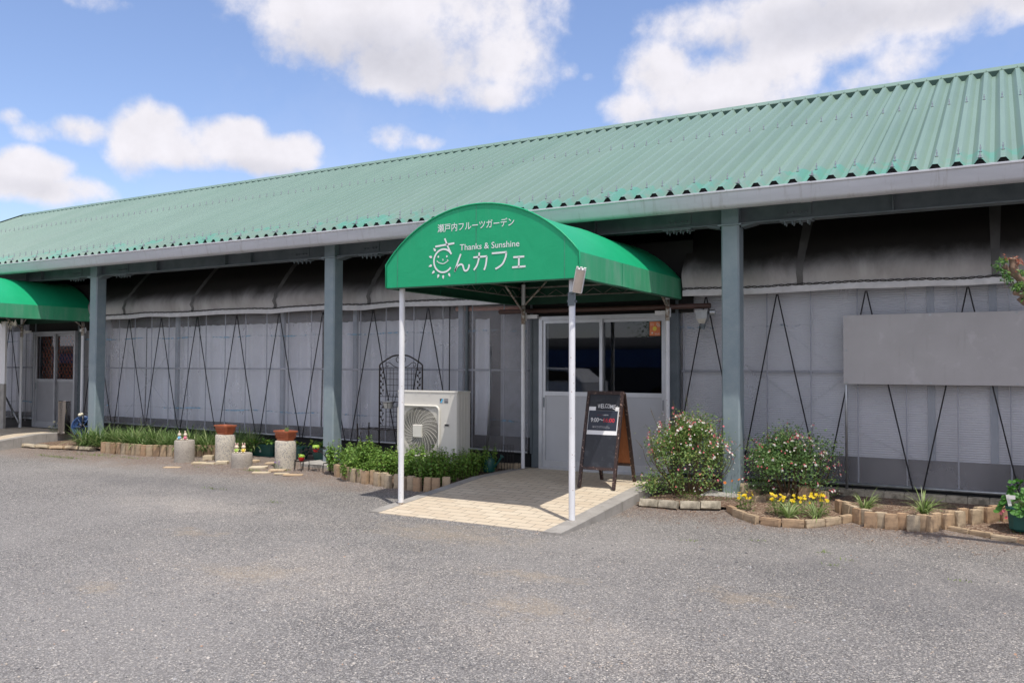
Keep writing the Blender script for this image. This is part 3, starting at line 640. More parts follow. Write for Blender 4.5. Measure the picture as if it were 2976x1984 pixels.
def build_gutter():
    prof = [(8.80, 3.355), (8.785, 3.350), (8.785, 3.335), (8.80, 3.325), (8.822, 3.21), (8.835, 3.19), (8.87, 3.175), (8.93, 3.175), (8.95, 3.19), (8.95, 3.355), (8.94, 3.355), (8.94, 3.20), (8.84, 3.20), (8.815, 3.34)]
    def ext(mb, x0, x1, s=0., pr=prof):
        c = (8.87, 3.265); P = [(c[0]+(y-c[0])*(1+s), c[1]+(z-c[1])*(1+s)) for y, z in pr]; n = len(P)
        mb.add([(x0, y, z) for y, z in P]+[(x1, y, z) for y, z in P], [(i, n+i, n+(i+1) % n, (i+1) % n) for i in range(n)]+[tuple(range(n-1, -1, -1)), tuple(range(n, 2*n))])
    mb = MB(); ext(mb, XL, XR_); g = bp(mb, 'gutter', 'gutter_grey', None, True, 35)
    for x in (-21.4, -17.5, -13.64, -9.9, -5.8, -1.72, 2.3):
        mb = MB(); ext(mb, x-.055, x+.055, .035, prof[:10]); bp(mb, 'gutter_joint', 'gutter_grey', g, True, 35)
build_gutter()

COLX = (-19.4, -13.97, -8.45, -2.61, 3.2)         # centres of the columns
def build_frame():
    y0, y1 = 9.3, 9.5
    for x in COLX:
        mb = MB(); b = .018; h = .10; P = [(x-h+b, y0), (x+h-b, y0), (x+h, y0+b), (x+h, y1-b), (x+h-b, y1), (x-h+b, y1), (x-h, y1-b), (x-h, y0+b)]; n = 8
        mb.add([(a, c, -.05) for a, c in P]+[(a, c, 3.058) for a, c in P], [(i, (i+1) % n, n+(i+1) % n, n+i) for i in range(n)]+[tuple(range(n, 2*n))])
        c = bp(mb, 'column', 'steel_blue')
        mb = MB(); mb.box((x, 9.4, 3.066), (.26, .26, .014)); mb.box((x, 9.4, 3.22), (.19, .19, .29)); bp(mb, 'column_cap', 'steel_blue', c)
        for s in (-1, 1):
            mb = MB(); mb.prism([(0, 0), (.16, 0), (0, -.035)], (x+s*.12, 9.32, 3.07), (s, 0, 0), ZU, YU, .16); bp(mb, 'haunch', 'steel_dark', c)
        mb = MB(); mb.box((x-.02, 9.36, gz(9.3)-.01), (.52, .62, .12), bev=.02); bp(mb, 'footing', 'concrete', c)
    mb = MB(); L = XR_-XL; cx = (XR_+XL)/2
    mb.box((cx, 9.4, 3.08), (L, .16, .012)); mb.box((cx, 9.4, 3.36), (L, .16, .012)); mb.box((cx, 9.4, 3.22), (L, .012, .266))
    for x in COLX:
        for d in (1.65, 3.3, -1.65):
            mb.box((x+d, 9.365, 3.22), (.012, .06, .26))
    beam = bp(mb, 'beam', 'steel_dark')
    for x in COLX:
        for d in (-.62, .70):
            mb = MB(); mb.box((x+d, 9.4, 3.066), (.34, .15, .013)); mb.box((x+d, 9.39, 3.22), (.30, .012, .20))
            for i in range(4):
                for j in (-.045, .045):
                    mb.lathe([(.014, 0), (.014, -.016), (.008, -.018), (.008, -.035)], (x+d-.12+.08*i, 9.4+j, 3.059), 6)
            for i in (-.1, -.04, .04, .1):
                for j in (-.06, .06): mb.lathe([(.013, 0), (.013, .012), (.007, .013), (.007, .022)], (x+d+i, 9.383, 3.22+j), 6, axis=(0, -1, 0))
            bp(mb, 'splice_plate', 'steel_dark', beam)
    # purlins and rafters under the slope
    mb = MB()
    for Y in (9.2, 10.4, 11.62): mb.box((cx, Y, rz_(Y)-RIB-.07), (L, .06, .10))
    for x in COLX: mb.prism([(9.1, rz_(9.1)-.30), (13.6, rz_(13.6)-.30), (13.6, rz_(13.6)-.14), (9.1, rz_(9.1)-.14)], (x-.05, 0, 0), YU, ZU, XU, .1)
    bp(mb, 'rafter', 'steel_dark')
build_frame()

DOORS = (('r', -5.40, -3.60, .142, 2.165), ('l', -17.0, -15.62, .255, 2.165))
def build_walls():
    # dark room behind, plus added black sheets that deepen the gloom under the roof
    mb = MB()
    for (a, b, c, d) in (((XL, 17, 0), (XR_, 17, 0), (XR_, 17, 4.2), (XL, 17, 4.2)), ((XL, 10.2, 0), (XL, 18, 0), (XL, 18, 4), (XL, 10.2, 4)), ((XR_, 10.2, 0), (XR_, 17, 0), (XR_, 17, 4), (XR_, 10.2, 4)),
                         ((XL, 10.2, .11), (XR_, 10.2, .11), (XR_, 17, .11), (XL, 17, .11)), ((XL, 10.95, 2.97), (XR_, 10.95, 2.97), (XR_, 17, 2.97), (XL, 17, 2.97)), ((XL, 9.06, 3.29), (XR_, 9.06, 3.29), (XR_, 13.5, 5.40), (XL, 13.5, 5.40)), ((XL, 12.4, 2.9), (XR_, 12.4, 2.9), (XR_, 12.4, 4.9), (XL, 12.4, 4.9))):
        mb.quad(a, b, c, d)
    bp(mb, 'room_and_shade_sheets', 'interior')
    # gable wall at the far left end
    mb = MB(); mb.add([(XL+.02, 10.1, 0), (XL+.02, 17, 0), (XL+.02, 17, 4), (XL+.02, RIDGE, 5.5), (XL+.02, 10.1, 3.9)], [(0, 1, 2, 3, 4)]); bp(mb, 'gable_wall', 'polycarb')
    spans = ((XL, -17.06, .44, .42), (-15.56, -5.62, .435, .34), (-3.47, XR_, .205, .25))
    def sheet(x0, x1, za, zb, top, Y, amp, step=.12, seed=0):
        mb = MB(); nx = max(2, int((x1-x0)/step)); nz = 14; V = []
        for i in range(nx+1):
            x = x0+(x1-x0)*i/nx; z0 = za+(zb-za)*i/nx
            for j in range(nz+1):
                z = z0+(top-z0)*j/nz; w = math.sin(PI*min(1, max(0, (z-z0)/(top-z0))))
                V.append((x, Y+amp*w*noise.noise(Vector((x*1.3, z*.8, seed))), z))
        mb.add(V, [(i*(nz+1)+j, (i+1)*(nz+1)+j, (i+1)*(nz+1)+j+1, i*(nz+1)+j+1) for i in range(nx) for j in range(nz)]); return mb
    for k, (x0, x1, za, zb) in enumerate(spans):
        f = bp(sheet(x0, x1, za, zb, 2.75, YW, .014, seed=k), 'wall_film', 'film', None, True)
        mb = MB(); mb.tube([(x0, YW-.01, za-.008), ((x0+x1)/2, YW-.012, (za+zb)/2-.016), (x1, YW-.01, zb-.008)], .017, 8); bp(mb, 'hem_tube', 'galvanised', f, True)
        for zz in ((1.99, .75) if k < 2 else (1.98,)):          # faded blue print along the film
            mb = MB(); n = 60; x1_ = x1 if k < 2 else -1.9
            mb.add([(x0+(x1_-x0)*i/n, YW-.028, zz+s*.011+.01*math.sin(i*.7)) for i in range(n+1) for s in (-1, 1)], [(2*i, 2*i+2, 2*i+3, 2*i+1) for i in range(n)])
            bp(mb, 'print_line', 'mark_blue', f)
        mb = MB(); mb.quad((x0, YW+.07, .02), (x1, YW+.07, .02), (x1, YW+.07, .53 if k < 2 else .50), (x0, YW+.07, .53 if k < 2 else .50)); bp(mb, 'base_sheet', 'black_sheet')
    # window bars: thin uprights and one rail
    bars = [-22.9, -22.2, -21.5, -20.8, -20.1, -19.4, -18.7, -18.0, -17.5, -15.4, -14.95, -14.465, -14.013, -13.536, -13.058, -12.545, -12.08, -11.597, -11.1, -10.606, -10.113, -9.616, -9.1, -8.6, -8.101, -7.581, -7.058, -6.549, -6.025,
            -3.44, -2.93, -2.422, -1.927, -1.425, -.931, -.434, .05, .55, 1.05, 1.6]
    mb = MB()
    for x in bars: mb.tube([(x, YW+.036, .35 if x < -3.5 else .2), (x, YW+.036, 2.75)], .009, 6)
    bp(mb, 'wall_bar', 'bar_grey')
    mb = MB()
    for x0, x1, za, zb in spans: mb.tube([(x0, YW+.05, 1.447), (x1, YW+.05, 1.447)], .014, 8)
    bp(mb, 'wall_rail', 'bar_grey', None, True)
    mb = MB()
    for x in (-14.9, -12.9, -10.3, -8.75, -6.78, -.69, -.10, 1.3): mb.box((x, YW+.10, 1.45), (.075, .05, 2.6))
    bp(mb, 'wall_stud', 'stud_grey')
    mb = MB()           # thin diagonal braces inside
    for a, b in (((-14.3, .6), (-12.6, 2.2)), ((-12.9, .55), (-14.3, 1.8)), ((-2.3, 2.0), (-1.2, 1.1)), ((-2.4, .7), (-1.5, 1.45)), ((-1.9, 1.0), (-.4, .3)), ((-3.2, 1.9), (-2.0, 1.05))): mb.tube([(a[0], YW+.08, a[1]), (b[0], YW+.08, b[1])], .004, 5)
    bp(mb, 'brace_wire', 'alu')
    # curtains hanging inside the left hand windows
    for (x0, x1, top) in ((-15.3, -13.9, 2.2), (-13.88, -12.5, 2.19), (-12.46, -9.55, 2.2), (-9.5, -6.92, 2.185), (-6.62, -6.36, 2.17), (-23, -17.3, 2.2)):
        mb = MB(); n = max(10, int((x1-x0)/.018)); V = []
        for i in range(n+1):
            x = x0+(x1-x0)*i/n; 
            for j in range(5):
                z = .25+(top-.25)*j/4; a = .046*(1.15-.5*j/4); ph = 5.5*noise.noise(Vector((x*1.1, 0, 3)))
                V.append((x, 10.38+a*math.sin(x*24+ph)+.02*noise.noise(Vector((x*3, z, 1))), z+(.012*abs(math.sin(x*17)) if j == 4 else 0)))
        mb.add(V, [(i*5+j, (i+1)*5+j, (i+1)*5+j+1, i*5+j+1) for i in range(n) for j in range(4)]); bp(mb, 'curtain', 'curtain', None, True)
    mb = MB(); mb.quad((-6.22, 10.42, .3), (-5.45, 10.42, .3), (-5.45, 10.42, 2.28), (-6.22, 10.42, 2.28)); bp(mb, 'pale_panel', 'interior_pale')
    mb = MB(); mb.tube([(-6.9, 10.30, 2.33), (-5.5, 10.30, 2.31)], .032, 8); bp(mb, 'timber_rail', 'lattice_wood')
    # ribbed translucent panels of the right hand wall
    mb = MB(); zs = [0.50+.0125*i for i in range(180)]; V = []
    for i, z in enumerate(zs): V += [(-3.45, 10.24+(.005 if i % 2 else 0), z), (XR_, 10.24+(.005 if i % 2 else 0), z)]
    mb.add(V, [(2*i, 2*i+1, 2*i+3, 2*i+2) for i in range(len(zs)-1)]); bp(mb, 'ribbed_panel', 'polycarb')
    # concrete course under the right hand wall
    mb = MB(); x = -1.75
    while x < XR_: mb.box((x+.10, 10.10, .085), (.196, .12, .14), bev=.006); x += .2
    bp(mb, 'base_course', 'brick_grey')
    mb = MB(); mb.box((-2.6, 10.12, .09), (1.7, .08, .12)); bp(mb, 'base_course', 'concrete')
    # canvas valance: hem in front, leaning back into the dark under the roof
    mb = MB(); straps = [-22.2, -20.2, -18.1, -16.1, -14.04, -12.18, -10.217, -8.26, -6.3, -4.1, -2.0, -.07, 1.9, 3.9]
    xs = np.arange(XL, XR_+.01, .06); nz = 16; V = []
    def vy(x, j):
        f = j/nz; L = 1.02*f; d = min(straps, key=lambda q: abs(q-x)); u = x-d
        k = max(0, f-.16)/.84; z = 2.42+1.02*f; y = 9.985-.02*math.sin(PI*min(1, f/.35))+.72*k**1.3
        y += -.05*math.sin(PI*min(1, f*1.5))*(1-math.exp(-(u/.25)**2))+.022*noise.noise(Vector((x*1.2, z*2, 4)))
        y += .02*math.sin(L*44+2*noise.noise(Vector((d, x*2, 0))))*math.exp(-abs(u)/.18)*(1-f)
        return y, z+.012*noise.noise(Vector((x*1.6, 9, 0)))+.016*abs(math.sin(PI*(x-straps[0])/1.98))
    for x in xs:
        for j in range(nz+1): y, z = vy(float(x), j); V.append((float(x), y, z))
    gap = lambda i: any(a < float(xs[i])+.03 < b for a, b in ((-5.74, -3.40), (-17.38, -15.06)))
    mb.add(V, [(i*(nz+1)+j, (i+1)*(nz+1)+j, (i+1)*(nz+1)+j+1, i*(nz+1)+j+1) for i in range(len(xs)-1) if not gap(i) for j in range(nz)])
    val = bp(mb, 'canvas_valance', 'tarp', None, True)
    mb = MB(); V = []
    for x in xs:
        x = float(x); y, z = vy(x, 0); w = .012*noise.noise(Vector((x*2.3, 1, 7))); V += [(x, y-.004, z+.006), (x, y-.016+w, z-.035), (x, y-.006+w, z-.072+.014*noise.noise(Vector((x*1.1, 5, 5))))]
    mb.add(V, [(3*i+j, 3*i+3+j, 3*i+4+j, 3*i+1+j) for i in range(len(xs)-1) if not gap(i) for j in range(2)]); bp(mb, 'hem', 'tarp_hem', val, True)
    for xa, xb in ((XL, -17.4), (-15.05, -5.75), (-3.39, XR_)):
        mb = MB(); P = []; Q = []; n = int((xb-xa)/.022)
        for i in range(n):
            x = xa+(xb-xa)*i/n; y, z = vy(x, 0); P.append((x, y-.016, z+.010+.010*math.sin(i*.9))); Q.append((x, y-.016, z+.010-.010*math.sin(i*.9+.5)))
        mb.tube(P, .0045, 5); mb.tube(Q, .0045, 5); bp(mb, 'lacing_cord', 'rope', val)
    for x in straps:
        if -5.74 < x < -3.4 or -17.4 < x < -15.06: continue
        mb = MB(); V = []
        for j in range(0, nz+1):
            y, z = vy(x, j); w = .032+.002*j; V += [(x-w, y-.010, z), (x+w, y-.010, z)]
        mb.add(V, [(2*i, 2*i+1, 2*i+3, 2*i+2) for i in range(nz)]); bp(mb, 'valance_strap', 'strap', val, True)
    # black cords laced from the hem down to the foot of the wall
    ap = [-19.9, -18.9, -17.9, -15.0, -14.038, -13.132, -12.181, -11.2, -10.217, -9.27, -8.262, -7.245, -3.121, -2.277, -1.316, -.323, .67, 1.66]
    for a in ap:
        left = a < -5; z0 = .41 if left else .21
        if left: z0 = .43-.09*max(0, (a+14.5)/7)
        for s in (-1, 1):
            mb = MB(); e = a+s*(.445+rnd.uniform(-.012, .012)); mb.tube([(a+s*.006, YW-.075, 2.345), ((a+e)/2, YW-.066, (2.345+z0)/2-.01), (e, YW-.045, z0-.02)], .008, 6); bp(mb, 'tie_cord', 'rope')
    mb = MB(); mb.tube([(-6.875, YW-.06, 2.35), (-6.885, YW-.05, .4)], .008, 6); bp(mb, 'tie_cord', 'rope')
    for x in (-6.60, -5.55, -15.62, -17.05, -3.50):        # edge channels with spring wire
        mb = MB(); mb.box((x, YW-.03, 1.35), (.035, .03, 2.05)); mb.tube([(x+.008*math.sin(i*1.6), YW-.048, .35+i*.02) for i in range(100)], .004, 5); bp(mb, 'edge_channel', 'steel_dark')
build_walls()

def build_door(side, x0, x1, z0, z1):
    Y = 10.09; xm = (x0+x1)/2
    mb = MB(); mb.box((x0+.025, Y, (z0+z1)/2), (.05, .10, z1-z0)); mb.box((x1-.025, Y, (z0+z1)/2), (.05, .10, z1-z0)); mb.box((xm, Y, z1-.025), (x1-x0-.1, .10, .05)); mb.box((xm, Y-.005, z0+.012), (x1-x0-.1, .12, .024))
    fr = bp(mb, 'door_frame', 'alu' if side == 'r' else 'alu_shaded')
    for k, (a, b) in enumerate(((x0+.05, xm+.02), (xm-.02, x1-.05))):
        y = Y-.018+.034*k if side == 'r' else Y-.018+.034*k; rail = z0+1.0 if side == 'r' else z0+.94; h0, h1 = z0+.026, z1-.052
        mb = MB(); s = .042
        for xx in (a+s/2, b-s/2): mb.box((xx, y, (h0+h1)/2), (s, .028, h1-h0))
        for zz, t in ((h1-.02, .04), (rail, .055), (h0+.045, .09)): mb.box(((a+b)/2, y, zz), (b-a-2*s, .026, t))
        d = bp(mb, 'sliding_door', 'alu' if side == 'r' else 'alu_shaded')
        mb = MB(); mb.box(((a+b)/2, y+.004, (rail+h0)/2+.03), (b-a-2*s, .008, rail-h0-.06-.055)); bp(mb, 'door_panel', 'door_panel' if side == 'r' else 'panel_shaded', d)
        mb = MB(); mb.quad((a+s, y, rail+.027), (b-s, y, rail+.027), (b-s, y, h1-.04), (a+s, y, h1-.04)); bp(mb, 'glass_pane', 'glass', d)
        hx = a+s/2 if k == 0 else b-s/2
        mb = MB(); mb.box((hx, y-.016, rail-.12), (.018, .006, .13), bev=.003); bp(mb, 'door_handle', 'steel_dark', d)
    if side == 'r':
        # small orange notice on the glass
        w, h = .14, .175; o = Vector((x1-.05-.042-.02-w, Y+.008, z1-.052-.05-h))
        st = MB(); st.prism([(0, 0), (w, 0), (w, h), (0, h)], o, XU, ZU, -YU, .002); s_ = bp(st, 'window_notice', 'sticker_orange', fr)
        mb = MB(); f = o-YU*.0022
        text_on(mb, 'まち', f+XU*.012+ZU*.125, XU, ZU, -YU, .045, .03); text_on(mb, 'Wi-Fi', f+XU*.068+ZU*.012, XU, ZU, -YU, .062, .022, .01)
        for r in (.035, .048, .061): stroke(mb, arc(f+XU*.078+ZU*.105, XU, ZU, r, R(5), R(75), 8), .006, -YU, .0015)
        mb.ball(f+XU*.035+ZU*.035, (.012, .001, .012), 10, 6); bp(mb, 'notice_print', 'sticker_white', s_)
        mb = MB(); mb.add(arc(f+XU*.068+ZU*.088-YU*.001, XU, ZU, .027, 0, 2*PI*19/20, 19), [tuple(range(20))]); bp(mb, 'notice_sun', 'sticker_yellow', s_)
    # wall strip above the door
    mb = MB(); mb.box((xm, Y+.05, z1+.45), (x1-x0+.6, .03, .89)); bp(mb, 'door_header', 'interior')
    for s, xx in ((-1, x0-.09), (1, x1+.065)): mb = MB(); mb.box((xx, Y+.05, (z0+z1)/2), (.12, .05, z1-z0)); bp(mb, 'door_jamb', 'steel_dark')
for d in DOORS: build_door(*d)
# lattice screen seen through the glass of the left hand door
mb = MB()
for i in range(-26, 30):
    for s in (-1, 1):
        x0 = -17.4+i*.11; a = Vector((x0, 10.24+.006*s, 1.16)); b = a+Vector((s*.75, 0, .94))
        # clip to the screen
        pts = []
        for t in np.linspace(0, 1, 24):
            p = a+(b-a)*float(t)
            if -17.02 < p.x < -15.75: pts.append(p)
        if len(pts) > 1:
            d = (pts[-1]-pts[0]); c = (pts[-1]+pts[0])/2; mb.box(c, (d.length, .006, .032), M_=Matrix.Rotation(-math.atan2(d.z, d.x), 3, 'Y'))
o = mb.build('lattice_screen', 'lattice_wood'); tag(o, 'reddish wooden lattice screen standing inside the glass of the left hand door', 'lattice')
# lit tube inside
mb = MB(); mb.tube([(-5.75, 11.2, 2.16), (-4.75, 11.2, 2.16)], .018, 8); o = mb.build('tube_light', 'tube_lit'); tag(o, 'lit white tube lamp seen through the top of the main door glass', 'lamp')

# ================================================================== AWNINGS
AY0, AY1 = 7.17, 10.05
ZB, ZE, ZA = 2.33, 2.572, 3.122
def awning(name, label, xc, full, group):
    hw = 1.141; t = thing(name, label, 'awning', (xc, 8.6, 0), group); off = (xc, 8.6, 0)
    def P(mb, n, m, par=None, sm=False, auto=None): return mb.build(n, m, par or t, sm, off, auto)
    rise = ZA-ZE; r = (hw*hw+rise*rise)/(2*rise); ang = math.asin(hw/r); N_ = 28
    arcp = [(r*math.sin(-ang+2*ang*i/N_), ZE+rise-r+r*math.cos(-ang+2*ang*i/N_)) for i in range(N_+1)]
    ys = np.linspace(AY0, AY1, 25)
    # roof skin, slightly slack between its hoops
    mb = MB(); V = []
    for y in ys:
        f = (y-AY0)/(AY1-AY0)*2; sag = .022*math.sin(PI*(f % 1.0))
        for i, (a, z) in enumerate(arcp):
            w = math.sin(PI*i/N_); V.append((xc+a, float(y), z-sag*w))
    n = N_+1; mb.add(V, [(j*n+i, j*n+i+1, (j+1)*n+i+1, (j+1)*n+i) for j in range(len(ys)-1) for i in range(N_)])
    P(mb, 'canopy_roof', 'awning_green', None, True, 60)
    # front: flat arched panel with seams
    mb = MB(); poly = [(-hw, ZB)]+arcp+[(hw, ZB)]
    mb.prism([(a, z) for a, z in poly], (xc, AY0, 0), XU, ZU, YU, .006); fr = P(mb, 'front_valance', 'awning_green')
    mb = MB()
    for a in (-.99, -.005, .985):
        z1 = ZE+rise-r+math.sqrt(r*r-a*a); mb.prism([(a-.006, ZB+.004), (a+.006, ZB+.004), (a+.006, z1-.006), (a-.006, z1-.006)], (xc, AY0-.0015, 0), XU, ZU, YU, .0012)
    P(mb, 'seam', 'seam_green', fr)
    mb = MB(); mb.tube([(xc+a, AY0-.004, z+.004) for a, z in poly], .009, 8); P(mb, 'edge_piping', 'awning_green', fr, True)
    mb = MB(); mb.prism([(a, z) for a, z in poly], (xc, AY1-.012, 0), XU, ZU, YU, .006); P(mb, 'rear_panel', 'awning_inner_shade')  # panel green darkened to imitate the shade inside the awning
    # side curtains, faded by the weather
    for s in (-1, 1):
        mb = MB(); ny = 24; V = []
        for j in range(ny+1):
            y = AY0+(AY1-AY0)*j/ny
            for z, dx in ((ZE+.002, 0), (ZE-.12, .004*math.sin(j*1.1)), (ZB, .006*math.sin(j*.8+1))): V.append((xc+s*(hw+dx), y, z))
        F = [(3*j+i, 3*j+3+i, 3*j+4+i, 3*j+1+i) for j in range(ny) for i in range(2)]; mb.add(V, F if s < 0 else [f[::-1] for f in F])
        sd = P(mb, 'side_valance', 'awning_green_faded', None, True)
        mb = MB(); mb.box((xc+s*(hw+.005), AY0+1.02, (ZB+ZE)/2), (.003, .006, ZE-ZB)); mb.box((xc+s*(hw+.005), AY0+2.1, (ZB+ZE)/2), (.003, .006, ZE-ZB)); P(mb, 'seam', 'seam_green', sd)
        mb = MB(); mb.box((xc+s*(hw-.02), (AY0+AY1)/2, ZB-.006), (.04, AY1-AY0-.02, .012)); P(mb, 'hem_tape', 'hem_dark', sd)
    mb = MB(); mb.box((xc, AY0+.022, ZB-.006), (2*hw-.09, .04, .012)); P(mb, 'hem_tape', 'hem_dark', fr)
    # posts
    px = 1.01
    for s in (-1, 1):
        mb = MB(); x = xc+s*px; zb = .02
        if not full: zb = .04
        mb.tube([(x, 7.28, zb), (x, 7.28, ZE)], .0305, 16); p = P(mb, 'post', 'post_white', None, True, 40)
        mb = MB(); mb.tube([(x, 7.28, zb-.012), (x, 7.28, zb+.02), (x, 7.28, zb+.034)], [.036, .034, .0312], 14); P(mb, 'post_foot', 'post_rusty', p, True, 40)
        mb = MB(); zr = (.135 if full else .235)
        mb.tube([(x, 9.93, zr), (x, 9.93, ZE+.02)], .0265, 14); p = P(mb, 'post', 'post_white', None, True, 40)
        mb = MB(); mb.tube([(x, 9.93, 2.06), (x, 9.93, 2.32)], .0275, 12); P(mb, 'rust_stain', 'post_rusty', p, True)
        mb = MB(); mb.box((x-s*.10, 10.0, 2.165), (.16, .045, .05)); mb.box((x, 9.97, 2.165), (.055, .012, .11)); P(mb, 'post_bracket', 'post_white', p)
    # frame: hoops, trusses, knees
    mb = MB()
    for y in (AY0+.05, (AY0+AY1)/2, AY1-.05): mb.tube([(xc+a*.985, y, z-.045) for a, z in arcp], .013, 8)
    P(mb, 'hoop', 'frame_dirty', None, True)
    zt, zl = ZE-.02, ZB+.10
    for s in (-1, 1):
        mb = MB(); x = xc+s*(hw-.06)
        mb.tube([(x, AY0+.05, zt), (x, AY1, zt)], .0125, 8); mb.tube([(x, AY0+.05, zl), (x, AY1, zl)], .009, 8)
        n = 22; mb.tube([(x, AY0+.06+(AY1-AY0-.1)*i/n, zl if i % 2 else zt-.04) for i in range(n+1)], .0045, 6); P(mb, 'side_truss', 'frame_dirty')
    mb = MB(); n = 16; mb.tube([(xc-hw+.06, AY1-.08, zt), (xc+hw-.06, AY1-.08, zt)], .0125, 8); mb.tube([(xc-hw+.06, AY1-.08, zl), (xc+hw-.06, AY1-.08, zl)], .009, 8)
    mb.tube([(xc-hw+.06+(2*hw-.12)*i/n, AY1-.08, zl if i % 2 else zt-.04) for i in range(n+1)], .0045, 6); P(mb, 'rear_truss', 'frame_dirty')
    for s in (-1, 1):
        mb = MB(); mb.tube([(xc+s*px, 9.93, 2.22), (xc+s*px, 9.45, ZE-.03)], .014, 8); P(mb, 'knee_brace', 'post_rusty', None, True); mb = MB(); mb.tube([(xc+s*px, 9.93, 2.30), (xc+s*(px-.35), 9.93, ZE+.05)], .012, 8); P(mb, 'knee_brace', 'post_rusty', None, True)
    return t, fr, off

AX = -4.566
aw, front, aoff = awning('entrance_awning', 'green canvas barrel awning with white café lettering over the paved ramp', AX, True, 'green canvas awnings at the doors')
aw2, front2, aoff2 = awning('entrance_awning', 'second green canvas awning at the left edge of the photo without visible lettering', -16.22, False, 'green canvas awnings at the doors')

def lettering():
    yf = AY0-.0005; W_ = -YU
    def c4(x, y): p = at_y(1100+x/3.92, 580+y/3.92, AY0); return Vector((p.x, yf, p.z))
    U, V = XU, ZU
    def line(body, a, b, h, bold=0.):
        # a: lower left, b: lower right corner in the face
        a, b = c4(*a), c4(*b); mb = MB(); u = (b-a).normalized(); v = Vector((-u.z, 0, u.x)); text_on(mb, body, a, u, v, W_, (b-a).length, h, bold, .003); return mb
    S = 1/3.92*9.1/FPX
    a, b = c4(676, 380), c4(1548, 300); hh = 92*S
    line('瀬戸内フルーツガーデン', (676, 378), (1548, 300), hh, .006).build('lettering', 'letter_white', front, False, aoff)
    line('Thanks & Sunshine', (928, 581), (1607, 533), 66*S, .004).build('lettering', 'letter_white', front, False, aoff)
    mb = MB(); wd = .0185
    def st(pts, n=6, w=wd): stroke(mb, curve([c4(*p) for p in pts], n), w, W_, .003)
    # n, ka, fu, small e as brush strokes of even width
    st([(940, 620), (904, 718), (870, 820)], 3); st([(872, 815), (900, 762), (938, 738), (962, 748), (970, 778), (984, 808), (1010, 806), (1030, 775), (1034, 738)])
    st([(1083, 659), (1160, 652), (1237, 645)], 2); st([(1236, 648), (1231, 700), (1222, 755), (1205, 802)]); st([(1150, 604), (1145, 670), (1125, 745), (1088, 804)])
    st([(1293, 613), (1376, 606), (1462, 598)], 2); st([(1458, 600), (1450, 655), (1420, 725), (1378, 765), (1334, 790)])
    st([(1538, 657), (1600, 653), (1663, 648)], 2); st([(1602, 655), (1601, 712), (1600, 768)], 2); st([(1524, 772), (1600, 766), (1677, 760)], 2)
    mb.build('lettering', 'letter_white', front, False, aoff)
    # the sa with its smiling sun
    mb = MB(); st([(649, 537), (757, 517), (866, 497)], 2); st([(757, 443), (790, 530), (832, 622)], 3)
    top, bot, lf = c4(738, 566), c4(735, 829), c4(634, 698); cz = (top.z+bot.z)/2; cx = (top.x+bot.x)/2+.004; rz = (top.z-bot.z)/2; rx = cx-lf.x; c = Vector((cx, yf, cz))
    stroke(mb, arc(c, U, V, rx, R(36), R(322), 40, rz), wd, W_, .0032)
    for k in range(8):
        aa = R(137+k*22.5) if k < 8 else 0; aa = R((132, 163, 195, 222, 248, 270, 297, 0)[k]) if k < 7 else None
        if aa is None: continue
        d = Vector((math.cos(aa), 0, math.sin(aa))); b_ = Vector((-d.z, 0, d.x)); o = c+d*(rx+.030)
        if k < 1: o = c+d*(rx+.026)
        L = .044; pts = []
        for i in range(13):
            tt = i/12; pts.append((tt*L, .0125*math.sin(PI*min(1, tt**.62))*(1 if tt < .5 else 1)))
        poly = pts+[(p, -q) for p, q in pts[::-1]][1:-1]
        mb.add([o+d*p+b_*q+W_*.003 for p, q in poly], [tuple(range(len(poly)))])
    for ex in (684, 781):
        e = c4(ex, 652 if ex < 700 else 648); mb.add([e+U*(.0095*math.cos(q*PI/6))+V*(.0115*math.sin(q*PI/6))+W_*.003 for q in range(12)], [tuple(range(12))])
    st([(672, 702), (690, 718), (735, 730), (775, 712), (798, 690)], 6, .0085); st([(666, 705), (676, 697)], 2, .008); st([(783, 683), (802, 697)], 2, .008)
    st([(728, 681), (740, 682), (738, 692), (730, 694)], 4, .006)
    mb.build('sun_logo', 'letter_white', front, False, aoff)
lettering()

# flood lamp strapped to the right hand front post
def flood_lamp():
    x, y = AX+1.01, 7.28; t = thing('flood_lamp', 'rectangular outdoor lamp with ribbed lens strapped to the front right awning post', 'lamp', (x, y, 2.0)); off = (x, y, 2.0)
    c = at_y(1683, 815, y-.09); ax = Vector((.27, -.16, .95)).normalized(); n = Vector((.25, -.85, -.35)); n = (n-ax*n.dot(ax)).normalized(); s = ax.cross(n).normalized()
    Q = Matrix((s, n, ax)).transposed()
    mb = MB(); mb.box(c, (.094, .05, .235), M_=Q, bev=.008); h = mb.build('lamp_housing', 'lamp_shell', t, False, off)
    mb = MB(); V = []; k = 10
    for i in range(k+1):
        a = PI*i/k; V += [c+s*(.041*math.cos(a))+n*(.025+.028*math.sin(a))+ax*z for z in (-.108, -.09, .09, .105)]
    mb.add(V, [(4*i+j, 4*i+j+1, 4*i+5+j, 4*i+4+j) for i in range(k) for j in range(3)]); mb.build('lens', 'lamp_lens', t, True, off)
    mb = MB(); 
    for q in (-.034, 0, .034): mb.box(c+ax*.118+s*q-n*.0, (.022, .055, .018), M_=Q)
    mb.build('end_clip', 'plastic_white', t, False, off)
    mb = MB(); mb.box((x+.01, y-.036, 2.14), (.07, .008, .13)); mb.tube([(x+.01, y-.04, 2.19), c-ax*.08-n*.02], .012, 8); mb.box((x, y, 2.12), (.07, .075, .02)); mb.build('lamp_bracket', 'steel_dark', t, False, off)
flood_lamp()

